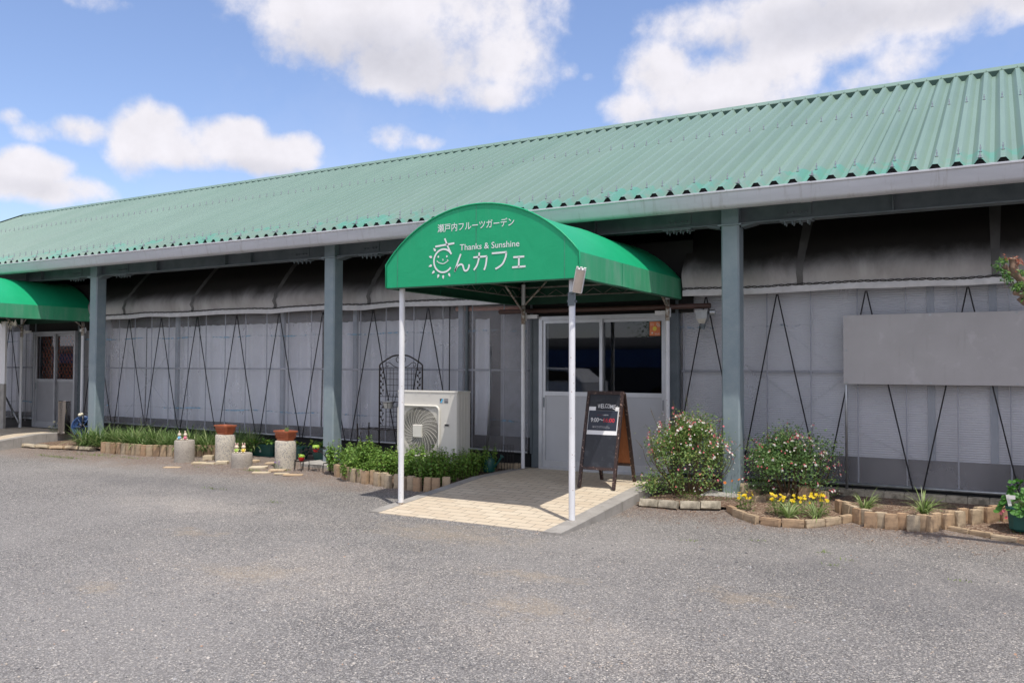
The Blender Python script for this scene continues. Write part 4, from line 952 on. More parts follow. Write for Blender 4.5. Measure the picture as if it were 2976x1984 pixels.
# brown pipe above the door, and the galvanised hopper lamp on its end
mb = MB(); mb.tube([(-6.0, 10.02, 2.245), (-3.05, 10.02, 2.235)], .032, 12); o = mb.build('brown_pipe', 'pipe_brown', None, True); tag(o, 'brown pipe running level above the main door under the awning', 'pipe')
def hopper():
    p = at_y(2042, 922, 9.97); t = thing('hopper_lamp', 'pale grey square hopper shaped fitting hanging on the end of the brown pipe', 'fitting', tuple(p)); 
    mb = MB(); w0, w1, w2 = .085, .07, .035; Z = (.085, .06, -.02, -.075); W = (.076, .071, .064, .032); V = []
    for z, w in zip(Z, W): V += [(-w, -w*.8, z), (w, -w*.8, z), (w, w*.8, z), (-w, w*.8, z)]
    mb.add(V, [(4*k+i, 4*k+(i+1) % 4, 4*k-4+(i+1) % 4, 4*k-4+i) for k in range(1, 4) for i in range(4)]+[(0, 1, 2, 3)]); mb.build('hopper', 'galvanised', t)
    mb = MB(); mb.tube([(0, 0, -.085), (0, 0, -.10), (0, 0, -.105), (0, 0, -.14)], [.036, .036, .028, .028], 12); mb.build('spout', 'steel_dark', t, True, auto=40)
    mb = MB(); mb.tube([(.08, .03, .06), (.14, .04, .06)], .034, 10); mb.build('elbow', 'galvanised', t, True, auto=40)
hopper()

# bare grey board on the right hand wall
def grey_board():
    t = thing('notice_board', 'blank weathered grey board fixed across the right hand wall on a pole', 'board', (-.5, 10.0, 0)); off = (-.5, 10.0, 0)
    mb = MB(); mb.box((.16, 10.035, 1.697), (3.42, .012, .762), bev=.002); mb.build('panel', 'board_grey', t, False, off)
    mb = MB(); mb.tube([(-1.53, 10.06, .15), (-1.53, 10.06, 2.05)], .014, 10); mb.tube([(1.8, 10.06, .1), (1.8, 10.06, 2.05)], .014, 10); mb.build('support_pole', 'galvanised', t, True, off)
    for x in (-1.53, -.69, .1, 1.0):
        for z in (1.335, 1.69, 2.06):
            if z == 1.69 and x != -1.53: continue
            mb = MB(); mb.box((x+.01, 10.026, z), (.022, .006, .018)); mb.lathe([(.006, 0), (.006, .006)], (x+.01, 10.023, z), 8, axis=(0, -1, 0)); mb.build('fixing_clip', 'galvanised', t, False, off)
grey_board()

# white and grey panel at the far left
def left_panel():
    a = at_y(15, 1100, 9.6); t = thing('display_board', 'white topped panel with a grey lower half standing at the far left edge', 'panel', (a.x, 9.6, .1)); off = (a.x, 9.6, .1)
    z1 = at_y(5, 1115, 9.6).z
    mb = MB(); mb.box((a.x-.463, 9.6, (z1+.1)/2), (.93, .05, z1-.1)); mb.build('lower_board', 'concrete', t, False, off)
    mb = MB(); mb.box((a.x-.47, 9.605, z1+.62), (.95, .04, 1.24)); mb.build('upper_board', 'paper_white', t, False, off)
left_panel()
p0, p1 = at_y(9, 1139, 9.85), at_y(54, 1228, 9.85)
mb = MB(); mb.tube([p0, p1], .018, 8); o = mb.build('prop_pole', 'galvanised', None, True); tag(o, 'thin grey metal pole propped aslant beside the left hand door', 'pole')
a, b = at_y(1427, 1003, 9.98), at_y(1416, 1330, 9.92)
mb = MB(); mb.tube([a, b], .014, 8); mb.lathe([(.016, 0), (.016, .012)], a-Vector((0, 0, .01)), 8); o = mb.build('leaning_pole', 'galvanised', None, True); tag(o, 'slim silver pole standing against the film wall right of the air conditioner', 'pole')

# ================================================================== AIR CONDITIONER
def air_con():
    x0, x1, y0, y1, z0, z1 = -7.10, -6.14, 9.2, 9.50, .14, 1.172; t = thing('air_conditioner', 'cream outdoor air conditioning unit with a round fan grille behind the white post', 'air conditioner', ((x0+x1)/2, 9.35, z0)); off = ((x0+x1)/2, 9.35, z0)
    def P(mb, n, m, par=None, sm=False, au=None): return mb.build(n, m, par or t, sm, off, au)
    cx, cz, hw = x0+.345, z0+.50, .345
    mb = MB()       # casing with a round opening behind the grille
    n = 40; ro = .318; y = y0; V = []; F = []
    sq = []
    for i in range(n):
        a = 2*PI*i/n; c, s = math.cos(a), math.sin(a); k = 1/max(abs(c), abs(s)); sq.append((cx+hw*.99*c*k, cz+hw*.99*s*k))
    V = [(cx+ro*math.cos(2*PI*i/n), y, cz+ro*math.sin(2*PI*i/n)) for i in range(n)]+[(a, y, b) for a, b in sq]+[(cx+ro*math.cos(2*PI*i/n), y+.10, cz+ro*math.sin(2*PI*i/n)) for i in range(n)]
    F = [(i, (i+1) % n, n+(i+1) % n, n+i) for i in range(n)]+[(i, 2*n+i, 2*n+(i+1) % n, (i+1) % n) for i in range(n)]; mb.add(V, F)
    e = hw*.99
    for (a, b, c, d) in ((x0, cx-e, z0, z1-.02), (cx+e, x1-.012, z0, z1-.02), (cx-e, cx+e, z0, cz-e), (cx-e, cx+e, cz+e, z1-.02)): mb.quad((a, y, c), (b, y, c), (b, y, d), (a, y, d))
    ch = .03; mb.quad((x1-.012, y, z0), (x1, y+ch, z0), (x1, y+ch, z1-.02), (x1-.012, y, z1-.02)); mb.quad((x1, y+ch, z0), (x1, y1, z0), (x1, y1, z1-.02), (x1, y+ch, z1-.02))
    mb.quad((x0, y1, z0), (x0, y, z0), (x0, y, z1-.02), (x0, y1, z1-.02)); mb.quad((x1, y1, z0), (x0, y1, z0), (x0, y1, z1-.02), (x1, y1, z1-.02))
    P(mb, 'casing', 'ac_cream')
    mb = MB(); mb.box(((x0+x1)/2, (y0+y1)/2, z1-.012), (x1-x0+.012, y1-y0+.012, .026), bev=.006); P(mb, 'lid', 'ac_cream')
    mb = MB(); mb.quad((cx-.32, y0+.10, cz-.32), (cx+.32, y0+.10, cz-.32), (cx+.32, y0+.10, cz+.32), (cx-.32, y0+.10, cz+.32)); P(mb, 'fan_well', 'ac_dark')
    mb = MB()
    for k in range(3):
        a0 = k*2*PI/3+.3; V = []
        for i in range(7):
            for j in range(5): r = .07+.2*j/4; a = a0+1.5*i/6+.4*j/4; V.append((cx+r*math.cos(a), y0+.05+.05*(i/6), cz+r*math.sin(a)))
        mb.add(V, [(i*5+j, i*5+j+1, i*5+6+j, i*5+5+j) for i in range(6) for j in range(4)])
    P(mb, 'fan', 'ac_dark')
    # grille: rounded square frame, rings and swept spokes
    yg = y0-.022; mb = MB()
    def rs(k, h, yy): 
        out = []; rr = .06
        for (sx, sz, a0) in ((1, 1, 0), (-1, 1, 90), (-1, -1, 180), (1, -1, 270)):
            for i in range(6): a = R(a0+18*i); out.append(Vector((cx+sx*(h-rr)+rr*math.cos(a), yy, cz+sz*(h-rr)+rr*math.sin(a))))
        return out
    mb.tube(rs(0, hw-.012, y0-.014), .014, 8, closed=True); g = P(mb, 'grille_frame', 'ac_grille', None, True)
    mb = MB()
    for k in range(17):
        r = .095+.0148*k; yy = yg+.012*(r/.33)**2
        mb.tube([(cx+r*math.cos(2*PI*i/36), yy, cz+r*math.sin(2*PI*i/36)) for i in range(36)], .0019, 5, closed=True)
    for k in range(5):      # broken rings reaching into the corners
        r = .347+.0148*k
        for q in range(4):
            da = math.acos(min(1, (hw-.02)/r)); a0, a1 = q*PI/2+da, (q+1)*PI/2-da
            if a1 > a0: mb.tube([(cx+r*math.cos(a0+(a1-a0)*i/8), yg+.014, cz+r*math.sin(a0+(a1-a0)*i/8)) for i in range(9)], .0026, 5)
    for k in range(26):
        a0 = 2*PI*k/26; pts = []
        for i in range(9):
            r = .075+.30*i/8; a = a0-.95*(i/8)**.8; x, z = r*math.cos(a), r*math.sin(a)
            if max(abs(x), abs(z)) > hw-.02: break
            pts.append((cx+x, yg+.004+.012*(r/.33)**2, cz+z))
        mb.tube(pts, .0028, 5)
    P(mb, 'grille_bars', 'ac_grille', g, True)
    mb = MB(); mb.box((cx, yg-.006, cz), (.145, .02, .17), bev=.008); P(mb, 'grille_hub', 'ac_grille', g)
    # badges and latch
    def fc(px, py): p = at_y(1060+px/3.136, 1000+py/3.136, y0); return Vector((p.x, y0-.002, p.z))
    a, b = fc(683, 538), fc(718, 493); w, h = b.x-a.x, b.z-a.z
    mb = MB(); mb.quad(a, a+XU*w, a+XU*w+ZU*h, a+ZU*h); P(mb, 'maker_badge', 'label_grey')
    mb = MB(); mb.prism([(w*.12, h*.25), (w*.12, h*.9), (w*.62, h*.9)], a, XU, ZU, -YU, .0012); P(mb, 'maker_mark', 'logo_black')
    mb = MB(); mb.prism([(w*.16, h*.12), (w*.55, h*.12), (w*.98, h*.9), (w*.68, h*.9)], a, XU, ZU, -YU, .0016); P(mb, 'maker_mark', 'logo_blue')
    a, b = fc(723, 538), fc(762, 493); w, h = b.x-a.x, b.z-a.z
    mb = MB(); mb.quad(a, a+XU*w, a+XU*w+ZU*h, a+ZU*h); lb = P(mb, 'info_label', 'label_grey')
    mb = MB(); 
    for i in range(3): mb.prism([(w*.08, h*(.1+.14*i)), (w*.92, h*(.1+.14*i)), (w*.92, h*(.18+.14*i)), (w*.08, h*(.18+.14*i))], a, XU, ZU, -YU, .001)
    for q in (.28, .70): stroke(mb, arc(a+XU*(w*q)+ZU*(h*.72), XU, ZU, w*.15, 0, 2*PI, 14), .004, -YU, .001)
    P(mb, 'label_print', 'ac_dark', lb)
    p = fc(750, 737); mb = MB(); mb.box(p, (.085, .008, .045), bev=.003); hp = P(mb, 'hand_grip', 'ac_cream'); mb = MB(); mb.box(p-YU*.004, (.066, .004, .026)); P(mb, 'grip_recess', 'ac_dark', hp)
    mb = MB()
    for z in (z1-.03,):
        for xx in (x0+.3, x0+.52, x1-.1): mb.box((xx, y0-.004, z-.006), (.008, .008, .02))
    for yy in (9.30, 9.36, 9.43): mb.box((x1+.002, yy, .66), (.004, .006, .98))
    P(mb, 'panel_ridge', 'ac_cream')
    mb = MB(); mb.box((x0+.15, 9.35, z0-.05), (.08, .36, .10)); mb.box((x1-.15, 9.35, z0-.05), (.08, .36, .10)); P(mb, 'mounting_foot', 'plastic_black')
air_con()

# ================================================================== TRELLIS
def trellis():
    Y = 9.95; xa, xb = -8.03, -7.25; zs, zt = 1.54, 1.655; t = thing('garden_trellis', 'dark wrought iron trellis stand with arched top and metal leaves', 'trellis', (-7.64, Y, .08)); off = (-7.64, Y, .08)
    def P(mb, n, m, par=None, sm=False): return mb.build(n, m, par or t, sm, off)
    mb = MB(); xm = (xa+xb)/2
    top = curve([(xa, Y, zs-.03), (xa+.05, Y, zs+.01), (xm-.15, Y, zt-.012), (xm, Y, zt), (xm+.15, Y, zt-.012), (xb-.05, Y, zs+.01), (xb, Y, zs-.03)], 5)
    mb.tube([(xa, Y, .08)]+top+[(xb, Y, .08)], .0115, 8); fr = P(mb, 'frame', 'iron_brown', None, True)
    mb = MB()
    for z in (1.475, 1.05, .97, .61): mb.tube([(xa, Y, z), (xb, Y, z)], .006, 6)
    for (z0, z1, nx, nz) in ((1.05, 1.475, 9, 6), (.61, .97, 9, 6)):
        for i in range(nx): x = xa+.13+(xb-xa-.26)*i/(nx-1); mb.tube([(x, Y, z0), (x, Y, z1-.01)], .0035, 5)
        for i in range(1, nz-1): z = z0+(z1-z0)*i/(nz-1); mb.tube([(xa+.12, Y, z), (xb-.12, Y, z)], .0035, 5)
    P(mb, 'grid', 'iron_brown', fr)
    mb = MB()
    for s in (-1, 1):
        pts = [(xm+s*(.05+.0), 1.475), (xm+s*.13, 1.50), (xm+s*.20, 1.545), (xm+s*.25, 1.55), (xm+s*.275, 1.52), (xm+s*.25, 1.49), (xm+s*.228, 1.51)]
        mb.tube(curve([(a, Y, z) for a, z in pts], 5), .005, 6)
        mb.tube(curve([(xm+s*.02, Y, 1.55), (xm+s*.07, Y, 1.56), (xm+s*.085, Y, 1.60), (xm+s*.06, Y, 1.63), (xm+s*.03, Y, 1.61)], 5), .005, 6)
    P(mb, 'scroll', 'iron_brown', fr, True)
    for s, x in ((1, xa+.055), (-1, xb-.055)):
        for (z0, z1, n) in ((1.06, 1.46, 9), (.62, .95, 7)):
            mb = MB(); mb.tube([(x+.018*math.sin(i*.9), Y-.004, z0+(z1-z0)*i/16) for i in range(17)], .0035, 5)
            for i in range(n):
                z = z0+(z1-z0)*(i+.3)/n; q = 1 if i % 2 else -1
                mb.leaf((x+q*.004, Y-.006, z), (q*.6, -.1, .8), (0, -1, .1), .055, .034, .1)
            P(mb, 'leaf_spray', 'iron_brown', fr)
    mb = MB(); z = .585; x0 = -8.21
    for yy in (Y-.28, Y-.02): mb.tube([(x0, yy, z), (xb, yy, z)], .008, 6)
    for i in range(9): mb.tube([(x0+(xb-x0)*i/8, Y-.28, z), (x0+(xb-x0)*i/8, Y-.02, z)], .004, 5)
    for yy in (Y-.28, Y-.02): mb.tube([(x0, yy, .08), (x0, yy, .63)], .010, 8); mb.lathe([(.002, .02), (.014, .006), (.002, -.012)], (x0, yy, .64), 8)
    P(mb, 'shelf', 'iron_brown')
    mb = MB(); mb.tube([(x0+.06+.01*math.sin(i), Y-.28, .30+.02*i) for i in range(12)], .003, 5)
    for i in range(4): mb.leaf((x0+.06, Y-.285, .34+.055*i), (.6*(1 if i % 2 else -1), -.1, .8), (0, -1, .1), .05, .03, .1)
    P(mb, 'leaf_spray', 'iron_brown')
    # small pot in a wire holder on the lower grid
    c = at_y(1128.6, 1176, Y-.10); q = thing('hanging_pot', 'small pale grey pot in a wire ring hung on the iron trellis', 'pot', tuple(c))
    mb = MB(); mb.lathe([(.055, -.05), (.062, -.045), (.085, .045), (.088, .05), (.078, .05), (.074, .038), (.02, .035)], (0, 0, 0), 20); mb.build('bowl', 'plastic_white', q, True, auto=40)
    mb = MB(); mb.tube([(.092*math.cos(i*PI/12), .092*math.sin(i*PI/12), .035) for i in range(24)], .004, 6, closed=True)
    for a in (.6, 1.5, 2.5): mb.tube([(.09*math.cos(a), .09*math.sin(a), .035), (.08*math.cos(a), .10, .15), (.07*math.cos(a), .11, .16)], .004, 6)
    for k in range(6): a = k*PI/3; mb.tube([(.092*math.cos(a), .092*math.sin(a), .035), (.06*math.cos(a), .06*math.sin(a), -.056)], .003, 5)
    mb.build('wire_holder', 'wire_black', q)
trellis()

# ================================================================== SANDWICH BOARD
def sandwich_board():
    zt = .141; fl, fr_ = Vector((-4.185, 8.715, zt)), Vector((-3.735, 8.725, zt)); bl, br = Vector((-4.235, 9.46, zt)), Vector((-3.79, 9.47, zt))
    t = thing('sandwich_board', 'black sandwich board with welcome lettering and opening hours standing on the ramp', 'sign', ((fl+br)/2)[:]); off = tuple((fl+br)/2)
    tl = at_y(1705, 1137, 9.02); tr = at_y(1815.5, 1137, 9.03); tm = (tl+tr)/2; hw = (tr-tl).length/2
    u = (fr_-fl).normalized(); apex = Vector((tm.x, 9.04, tm.z)); bm = (fl+fr_)/2; v = (apex-bm).normalized(); H = (apex-bm).length; w = u.cross(v).normalized()
    if w.y > 0: w = -w
    W0 = (fr_-fl).length/2
    def P(mb, n, m, par=None): return mb.build(n, m, par or t, False, off)
    def face(name, bm, u, v, w, front):
        Q = Matrix((u, -w, v)).transposed()
        mb = MB()
        for s in (-1, 1): mb.box(bm+u*(s*(W0-.0175))+v*(H/2), (.035, .030, H), M_=Q)
        mb.box(bm+v*(H-.02), (2*W0-.07, .030, .04), M_=Q); mb.box(bm+v*.225, (2*W0-.07, .028, .03), M_=Q); f = P(mb, name, 'board_frame')
        mb = MB(); mb.box(bm+v*((H-.04+.24)/2)+w*.0, (2*W0-.07, .010, H-.28), M_=Q); return f, P(mb, 'board', 'chalkboard' if front else 'plywood', f)
    f, bd = face('front_leaf', bm, u, v, w, True)
    bm2 = (bl+br)/2; u2 = (br-bl).normalized(); v2 = (apex+Vector((0, .03, 0))-bm2).normalized(); w2 = u2.cross(v2).normalized()
    if w2.y < 0: w2 = -w2
    face('rear_leaf', bm2, u2, v2, -w2, False)
    mb = MB()
    for s in (-1, 1):
        c = apex+u*(s*W0*.6)+YU*.012; mb.box(c+Vector((0, .004, -.012)), (.05, .06, .02)); 
    P(mb, 'hinge', 'iron_brown')
    # sheet and print, measured on the board: a across from the middle, b down from the top
    def at(a, b): return bm+u*a+v*(H-b)+w*.0052
    def rect(a0, a1, b0, b1, l): mb = MB(); mb.quad(at(a0, b1)+w*l, at(a1, b1)+w*l, at(a1, b0)+w*l, at(a0, b0)+w*l); return mb
    ht = .185; sh = P(rect(-W0+.04, W0-.036, ht, ht+.325, .001), 'poster', 'paper_white', f)
    P(rect(-W0+.045, W0-.05, ht+.045, ht+.277, .002), 'poster_field', 'poster_navy', f)
    P(rect(-W0+.125, W0-.085, ht-.06, ht+.044, .0022), 'header_tab', 'logo_black', f)
    mb = MB(); wv = -W0+.15
    # hand lettered word: each letter leaning its own way
    x = wv+.0
    for i, ch in enumerate('WELCOME'):
        wd = (.034, .022, .018, .024, .026, .034, .024)[i]; up_ = (-.004, 0, .003, .003, .001, -.003, -.008)[i]; a = R((-4, -2, 0, 0, 2, 4, 7)[i])
        uu = u*math.cos(a)-v*math.sin(a); vv = v*math.cos(a)+u*math.sin(a); text_on(mb, ch, at(x, ht+.016)+v*up_+w*.0026, uu, vv, w, wd, .050, .004, .0005); x += wd+.0045
    P(mb, 'welcome_lettering', 'print_white', f)
    mb = MB(); c = at(x+.022, ht+.02)+w*.0028
    stroke(mb, arc(c, u, v, .016, R(180), R(360), 10)+[c+u*.016+v*.004, c-u*.016+v*.004], .003, w, .0004, True); stroke(mb, arc(c-v*.016, u, v, .024, 0, 2*PI, 16, .007), .003, w, .0004); stroke(mb, arc(c+u*.019-v*.004, u, v, .008, R(-90), R(90), 8), .003, w, .0004)
    stroke(mb, curve([c+v*.010, c+v*.018+u*.004, c+v*.026-u*.003, c+v*.034+u*.001], 4), .003, w, .0004); P(mb, 'cup_drawing', 'print_white', f)
    def tx(body, a, b, wd, h, m, n='poster_text', bold=0.):
        mb = MB(); text_on(mb, body, at(a, b)+w*.003, u, v, w, wd, h, bold, .0004); P(mb, n, m, f)
    k = 2*W0-.095; x0 = -W0+.045
    tx('さんカフェ', x0+.30*k, ht+.103, .19*k, .015, 'print_dark_red'); tx('の営業時間', x0+.49*k, ht+.103, .19*k, .015, 'print_white')
    tx('9:00～', x0+.09*k, ht+.180, .44*k, .050, 'print_white', bold=.003); tx('16:00', x0+.54*k, ht+.180, .37*k, .048, 'print_red', bold=.003)
    tx('お客様にはご不便とご迷惑をお掛けいたしますが', x0+.16*k, ht+.234, .56*k, .009, 'print_white'); tx('ご理解とご協力いただきますようお願い申し上げます。', x0+.16*k, ht+.248, .62*k, .009, 'print_white')
sandwich_board()

# ================================================================== EDGING BRICKS AND PAVERS
ORD = ['first', 'second', 'third', 'fourth', 'fifth', 'sixth', 'seventh', 'eighth', 'ninth', 'tenth', 'eleventh', 'twelfth', 'thirteenth', 'fourteenth', 'fifteenth', 'sixteenth', 'seventeenth', 'eighteenth', 'nineteenth', 'twentieth',
       'twenty-first', 'twenty-second', 'twenty-third', 'twenty-fourth', 'twenty-fifth', 'twenty-sixth', 'twenty-seventh', 'twenty-eighth', 'twenty-ninth', 'thirtieth']
def worn_box(d, seed, bev=.006):
    # a brick with slightly chipped edges
    r = random.Random(seed); mb = MB(); x, y, z = d[0]/2, d[1]/2, d[2]; nx, nz = 5, 5; g = bev
    def pt(u, v, w): 
        p = Vector((x*u, y*v, z*w)); k = sum(1 for q in (abs(u), abs(v), abs(2*w-1)) if q > .99)
        if k >= 2: p -= Vector((u*g*r.uniform(.2, 1), v*g*r.uniform(.2, 1), (2*w-1)*g*r.uniform(.2, 1)))
        return p
    cache = {}; V = []
    def vid(u, v, w):
        key = (round(u, 3), round(v, 3), round(w, 3))
        if key not in cache: cache[key] = len(V); V.append(pt(*key))
        return cache[key]
    F = []; n = 4; L = [-1+2*i/n for i in range(n+1)]; Z = [i/n for i in range(n+1)]
    for i in range(n):
        for j in range(n):
            F += [(vid(L[i], -1, Z[j]), vid(L[i+1], -1, Z[j]), vid(L[i+1], -1, Z[j+1]), vid(L[i], -1, Z[j+1])), (vid(L[i+1], 1, Z[j]), vid(L[i], 1, Z[j]), vid(L[i], 1, Z[j+1]), vid(L[i+1], 1, Z[j+1])),
                  (vid(-1, L[i+1], Z[j]), vid(-1, L[i], Z[j]), vid(-1, L[i], Z[j+1]), vid(-1, L[i+1], Z[j+1])), (vid(1, L[i], Z[j]), vid(1, L[i+1], Z[j]), vid(1, L[i+1], Z[j+1]), vid(1, L[i], Z[j+1])),
                  (vid(L[i], L[j], 1), vid(L[i+1], L[j], 1), vid(L[i+1], L[j+1], 1), vid(L[i], L[j+1], 1)), (vid(L[i], L[j+1], 0), vid(L[i+1], L[j+1], 0), vid(L[i+1], L[j], 0), vid(L[i], L[j], 0))]
    mb.add(V, F); return mb
def along(poly, step, start=0):
    P = [Vector((a, b, 0)) for a, b in poly]; out = []; d = start; acc = 0
    for a, b in zip(P[:-1], P[1:]):
        L = (b-a).length
        while d <= acc+L: out.append((a+(b-a)*((d-acc)/L), math.atan2((b-a).y, (b-a).x))); d += step
        acc += L
    return out
VAR = {}
def brick(name, mat, d, seed): 
    k = (name, mat, d, seed % 3)
    if k not in VAR: VAR[k] = worn_box(d, seed % 3+hash(d[0]) % 5).build(name, mat)
    else: c = VAR[k].copy(); COL.objects.link(c); return c
    return VAR[k]
def row(poly, step, d, mat, where, grp, alt=False, sink=.02, jitter=.006, tilt=0, z_add=0, look=None, name='edging_brick'):
    r = random.Random(hash(where) % 1000 if False else len(where)); items = along(poly, step, step/2)
    for i, (p, a) in enumerate(items):
        o = brick(name, mat, d, r.randrange(99)); n = Vector((-math.sin(a), math.cos(a), 0)); back = alt and i % 2
        q = p+n*(.035 if back else 0)+Vector((r.uniform(-1, 1), r.uniform(-1, 1), 0))*jitter
        o.location = (q.x, q.y, gz(q.y)-sink+r.uniform(-.004, .004)+z_add+(.006 if back else 0)); o.rotation_euler = (tilt+r.uniform(-.05, .05), r.uniform(-.03, .03), a+r.uniform(-.04, .04)+(.08 if back else 0))
        side = 'set back' if back else ('standing forward' if alt else '')
        tag(o, ' '.join(f"{ORD[i]} {look} {side} {where}".split()), 'brick', grp)
row([(-1.45, 8.93), (-1.27, 8.66), (-1.1, 8.50), (-.93, 8.49), (-.78, 8.50), (-.6, 8.53), (-.47, 8.70), (-.32, 8.92), (-.13, 9.12), (.10, 9.30), (.5, 9.5)], .088, (.112, .055, .152), 'brick_tan', 'from the left around the spider plant bed', 'upright bricks round the spider plant bed', True, .012, look='tall tan brick')
row([(-2.45, 8.66), (-2.31, 8.44), (-2.12, 8.27), (-1.88, 8.19), (-1.63, 8.23), (-1.46, 8.40), (-1.29, 8.64)], .205, (.198, .055, .085), 'brick_tan', 'from the left around the yellow pansies', 'low bricks round the pansy bed', False, .012, look='low stained brick')
row([(-3.36, 8.50), (-2.95, 8.52), (-2.42, 8.68)], .215, (.205, .10, .085), 'brick_grey', 'from the left below the bush beside the ramp', 'grey bricks below the flowering bush', False, .0, tilt=-.35, look='mossy grey brick')
row([(-.47, 8.68), (-.28, 8.58), (-.06, 8.45), (.18, 8.38), (.6, 8.34)], .205, (.198, .05, .055), 'brick_tan', 'from the left in the low line by the teal pot', 'low bricks by the teal pot', False, .012, look='low brown brick')
row([(-2.33, 9.10), (-2.1, 9.36), (-1.9, 9.52)], .16, (.15, .06, .075), 'brick_tan', 'from the left in the line behind the pansies', 'bricks behind the pansy bed', False, .0, look='cream brick')
row([(-7.72, 8.66), (-7.4, 8.50), (-7.16, 8.43), (-6.83, 8.38), (-6.53, 8.30), (-6.23, 8.25), (-5.92, 8.27), (-5.74, 8.36)], .118, (.100, .06, .19), 'brick_tan', 'from the left along the green plants by the post', 'upright bricks round the green plants', True, .03, look='worn tan brick')
row([(-13.0, 8.86), (-12.56, 8.87), (-11.91, 8.87), (-11.45, 9.0), (-10.8, 9.26), (-10.35, 9.55)], .125, (.115, .06, .21), 'brick_tan', 'from the left along the grassy bed', 'upright bricks round the grassy bed', False, .03, look='upright orange brick')
row([(-15.35, 8.80), (-14.9, 8.78), (-14.3, 8.82), (-13.75, 8.92), (-13.3, 8.93)], .34, (.30, .16, .06), 'paver_flat', 'from the left beside the left hand ramp', 'slanting slabs by the left hand ramp', False, .0, tilt=-.18, look='slanting pale slab', name='edging_slab')
for i, ((px, py), d, lb, rz) in enumerate((((395, 160), (.10, .06, .15), 'upright cream brick standing left of the pair by the column', .3), ((455, 178), (.06, .17, .11), 'tan brick lying end on right of the pair by the column', -.5), ((820, 192), (.13, .08, .16), 'upright orange brick behind the right end of the pansies', .1),
                                          ((885, 187), (.11, .06, .13), 'pale brick in the middle of three behind the pansies', -.1), ((945, 190), (.11, .07, .11), 'palest brick on the right of three behind the pansies', -.5))):
    p = gnd(2000+px/2.41, 1380+py/2.41); o = brick('edging_brick', 'brick_tan', d, i); o.location = (p.x, p.y, gz(p.y)+.01); o.rotation_euler = (0, 0, rz); tag(o, lb, 'brick', 'loose bricks behind the pansy bed')
PAV = [((200, 818), (.24, .11, .02), .45, 'pale flat paver lying alone in front of the leftmost cylinder'), ((500, 775), (.19, .11, .035), .55, 'cream paver left of a pair between the two left cylinders'), ((612, 777), (.20, .09, .03), .5, 'narrow paver right of a pair between the two left cylinders'),
       ((770, 775), (.17, .12, .05), .55, 'cream paver between the tall and the short cylinder'), ((612, 728), (.15, .12, .075), .5, 'thick raised paver left of the tall pot cylinder'), ((1135, 755), (.12, .12, .04), .2, 'small paver right of the short bunny cylinder'), ((1318, 775), (.15, .10, .03), .5, 'tan paver left of the second pot cylinder'),
       ((1180, 825), (.24, .16, .035), .5, 'large cream paver between the short cylinder and second pot cylinder'), ((1215, 880), (.24, .12, .025), .55, 'front left cream paver of the row before the second pot cylinder'), ((1395, 855), (.22, .13, .03), .5, 'cream paver touching the foot of the second pot cylinder'), ((1445, 893), (.20, .09, .025), .55, 'orange tinted paver in the front row'), ((1575, 905), (.26, .09, .022), .5, 'rightmost cream paver of the front row')]
for i, ((px, py), d, rz, lb) in enumerate(PAV):
    p = gnd(450+px/3.92, 1150+py/3.92); o = worn_box(d, i, .005).build('stepping_paver', 'paver_flat'); o.location = (p.x, p.y, p.z-.004); o.rotation_euler = (rnd.uniform(-.03, .03), rnd.uniform(-.03, .03), rz); tag(o, lb, 'paver', 'flat pavers around the cylinders')

# ================================================================== CYLINDERS, POTS, FIGURINES
CYL = []
for (l, r_, b, tp, mat, lb) in ((210, 433, 765, 495, 'aggregate_worn', 'grey concrete cylinder carrying the blue and pink bunnies'), (680, 902, 752, 430, 'aggregate', 'speckled cylinder carrying the empty terracotta trough'), (868, 1100, 825, 640, 'aggregate_worn', 'shortest concrete cylinder carrying the green and yellow bunnies'), (1367, 1603, 830, 500, 'aggregate', 'speckled cylinder carrying the terracotta trough with a succulent')):
    p = gnd(450+(l+r_)/2/3.92, 1150+b/3.92); q = p+Vector((-math.sin(YAW+.25), math.cos(YAW+.25), 0))*.145; rr = .1465
    z1 = at_y(450+(l+r_)/2/3.92, 1150+(tp+6)/3.92, q.y).z; mb = MB(); h = z1-gz(q.y)
    n = 32; prof = [(rr, -.03), (rr*.995, .02), (rr, h*.5), (rr*.998, h-.012), (rr-.008, h-.002), (rr-.02, h), (.01, h+.001)]; mb.lathe(prof, (0, 0, 0), n)
    mb.v = [tuple(Vector(v)+Vector((v[0], v[1], 0))*.022*noise.noise(Vector(v)*14+Vector((l, 0, 0)))) for v in mb.v]
    o = mb.build('concrete_cylinder', mat, None, True, auto=40); o.location = (q.x, q.y, gz(q.y)); tag(o, lb, 'cylinder', 'concrete cylinders used as stands'); CYL.append((q, z1))

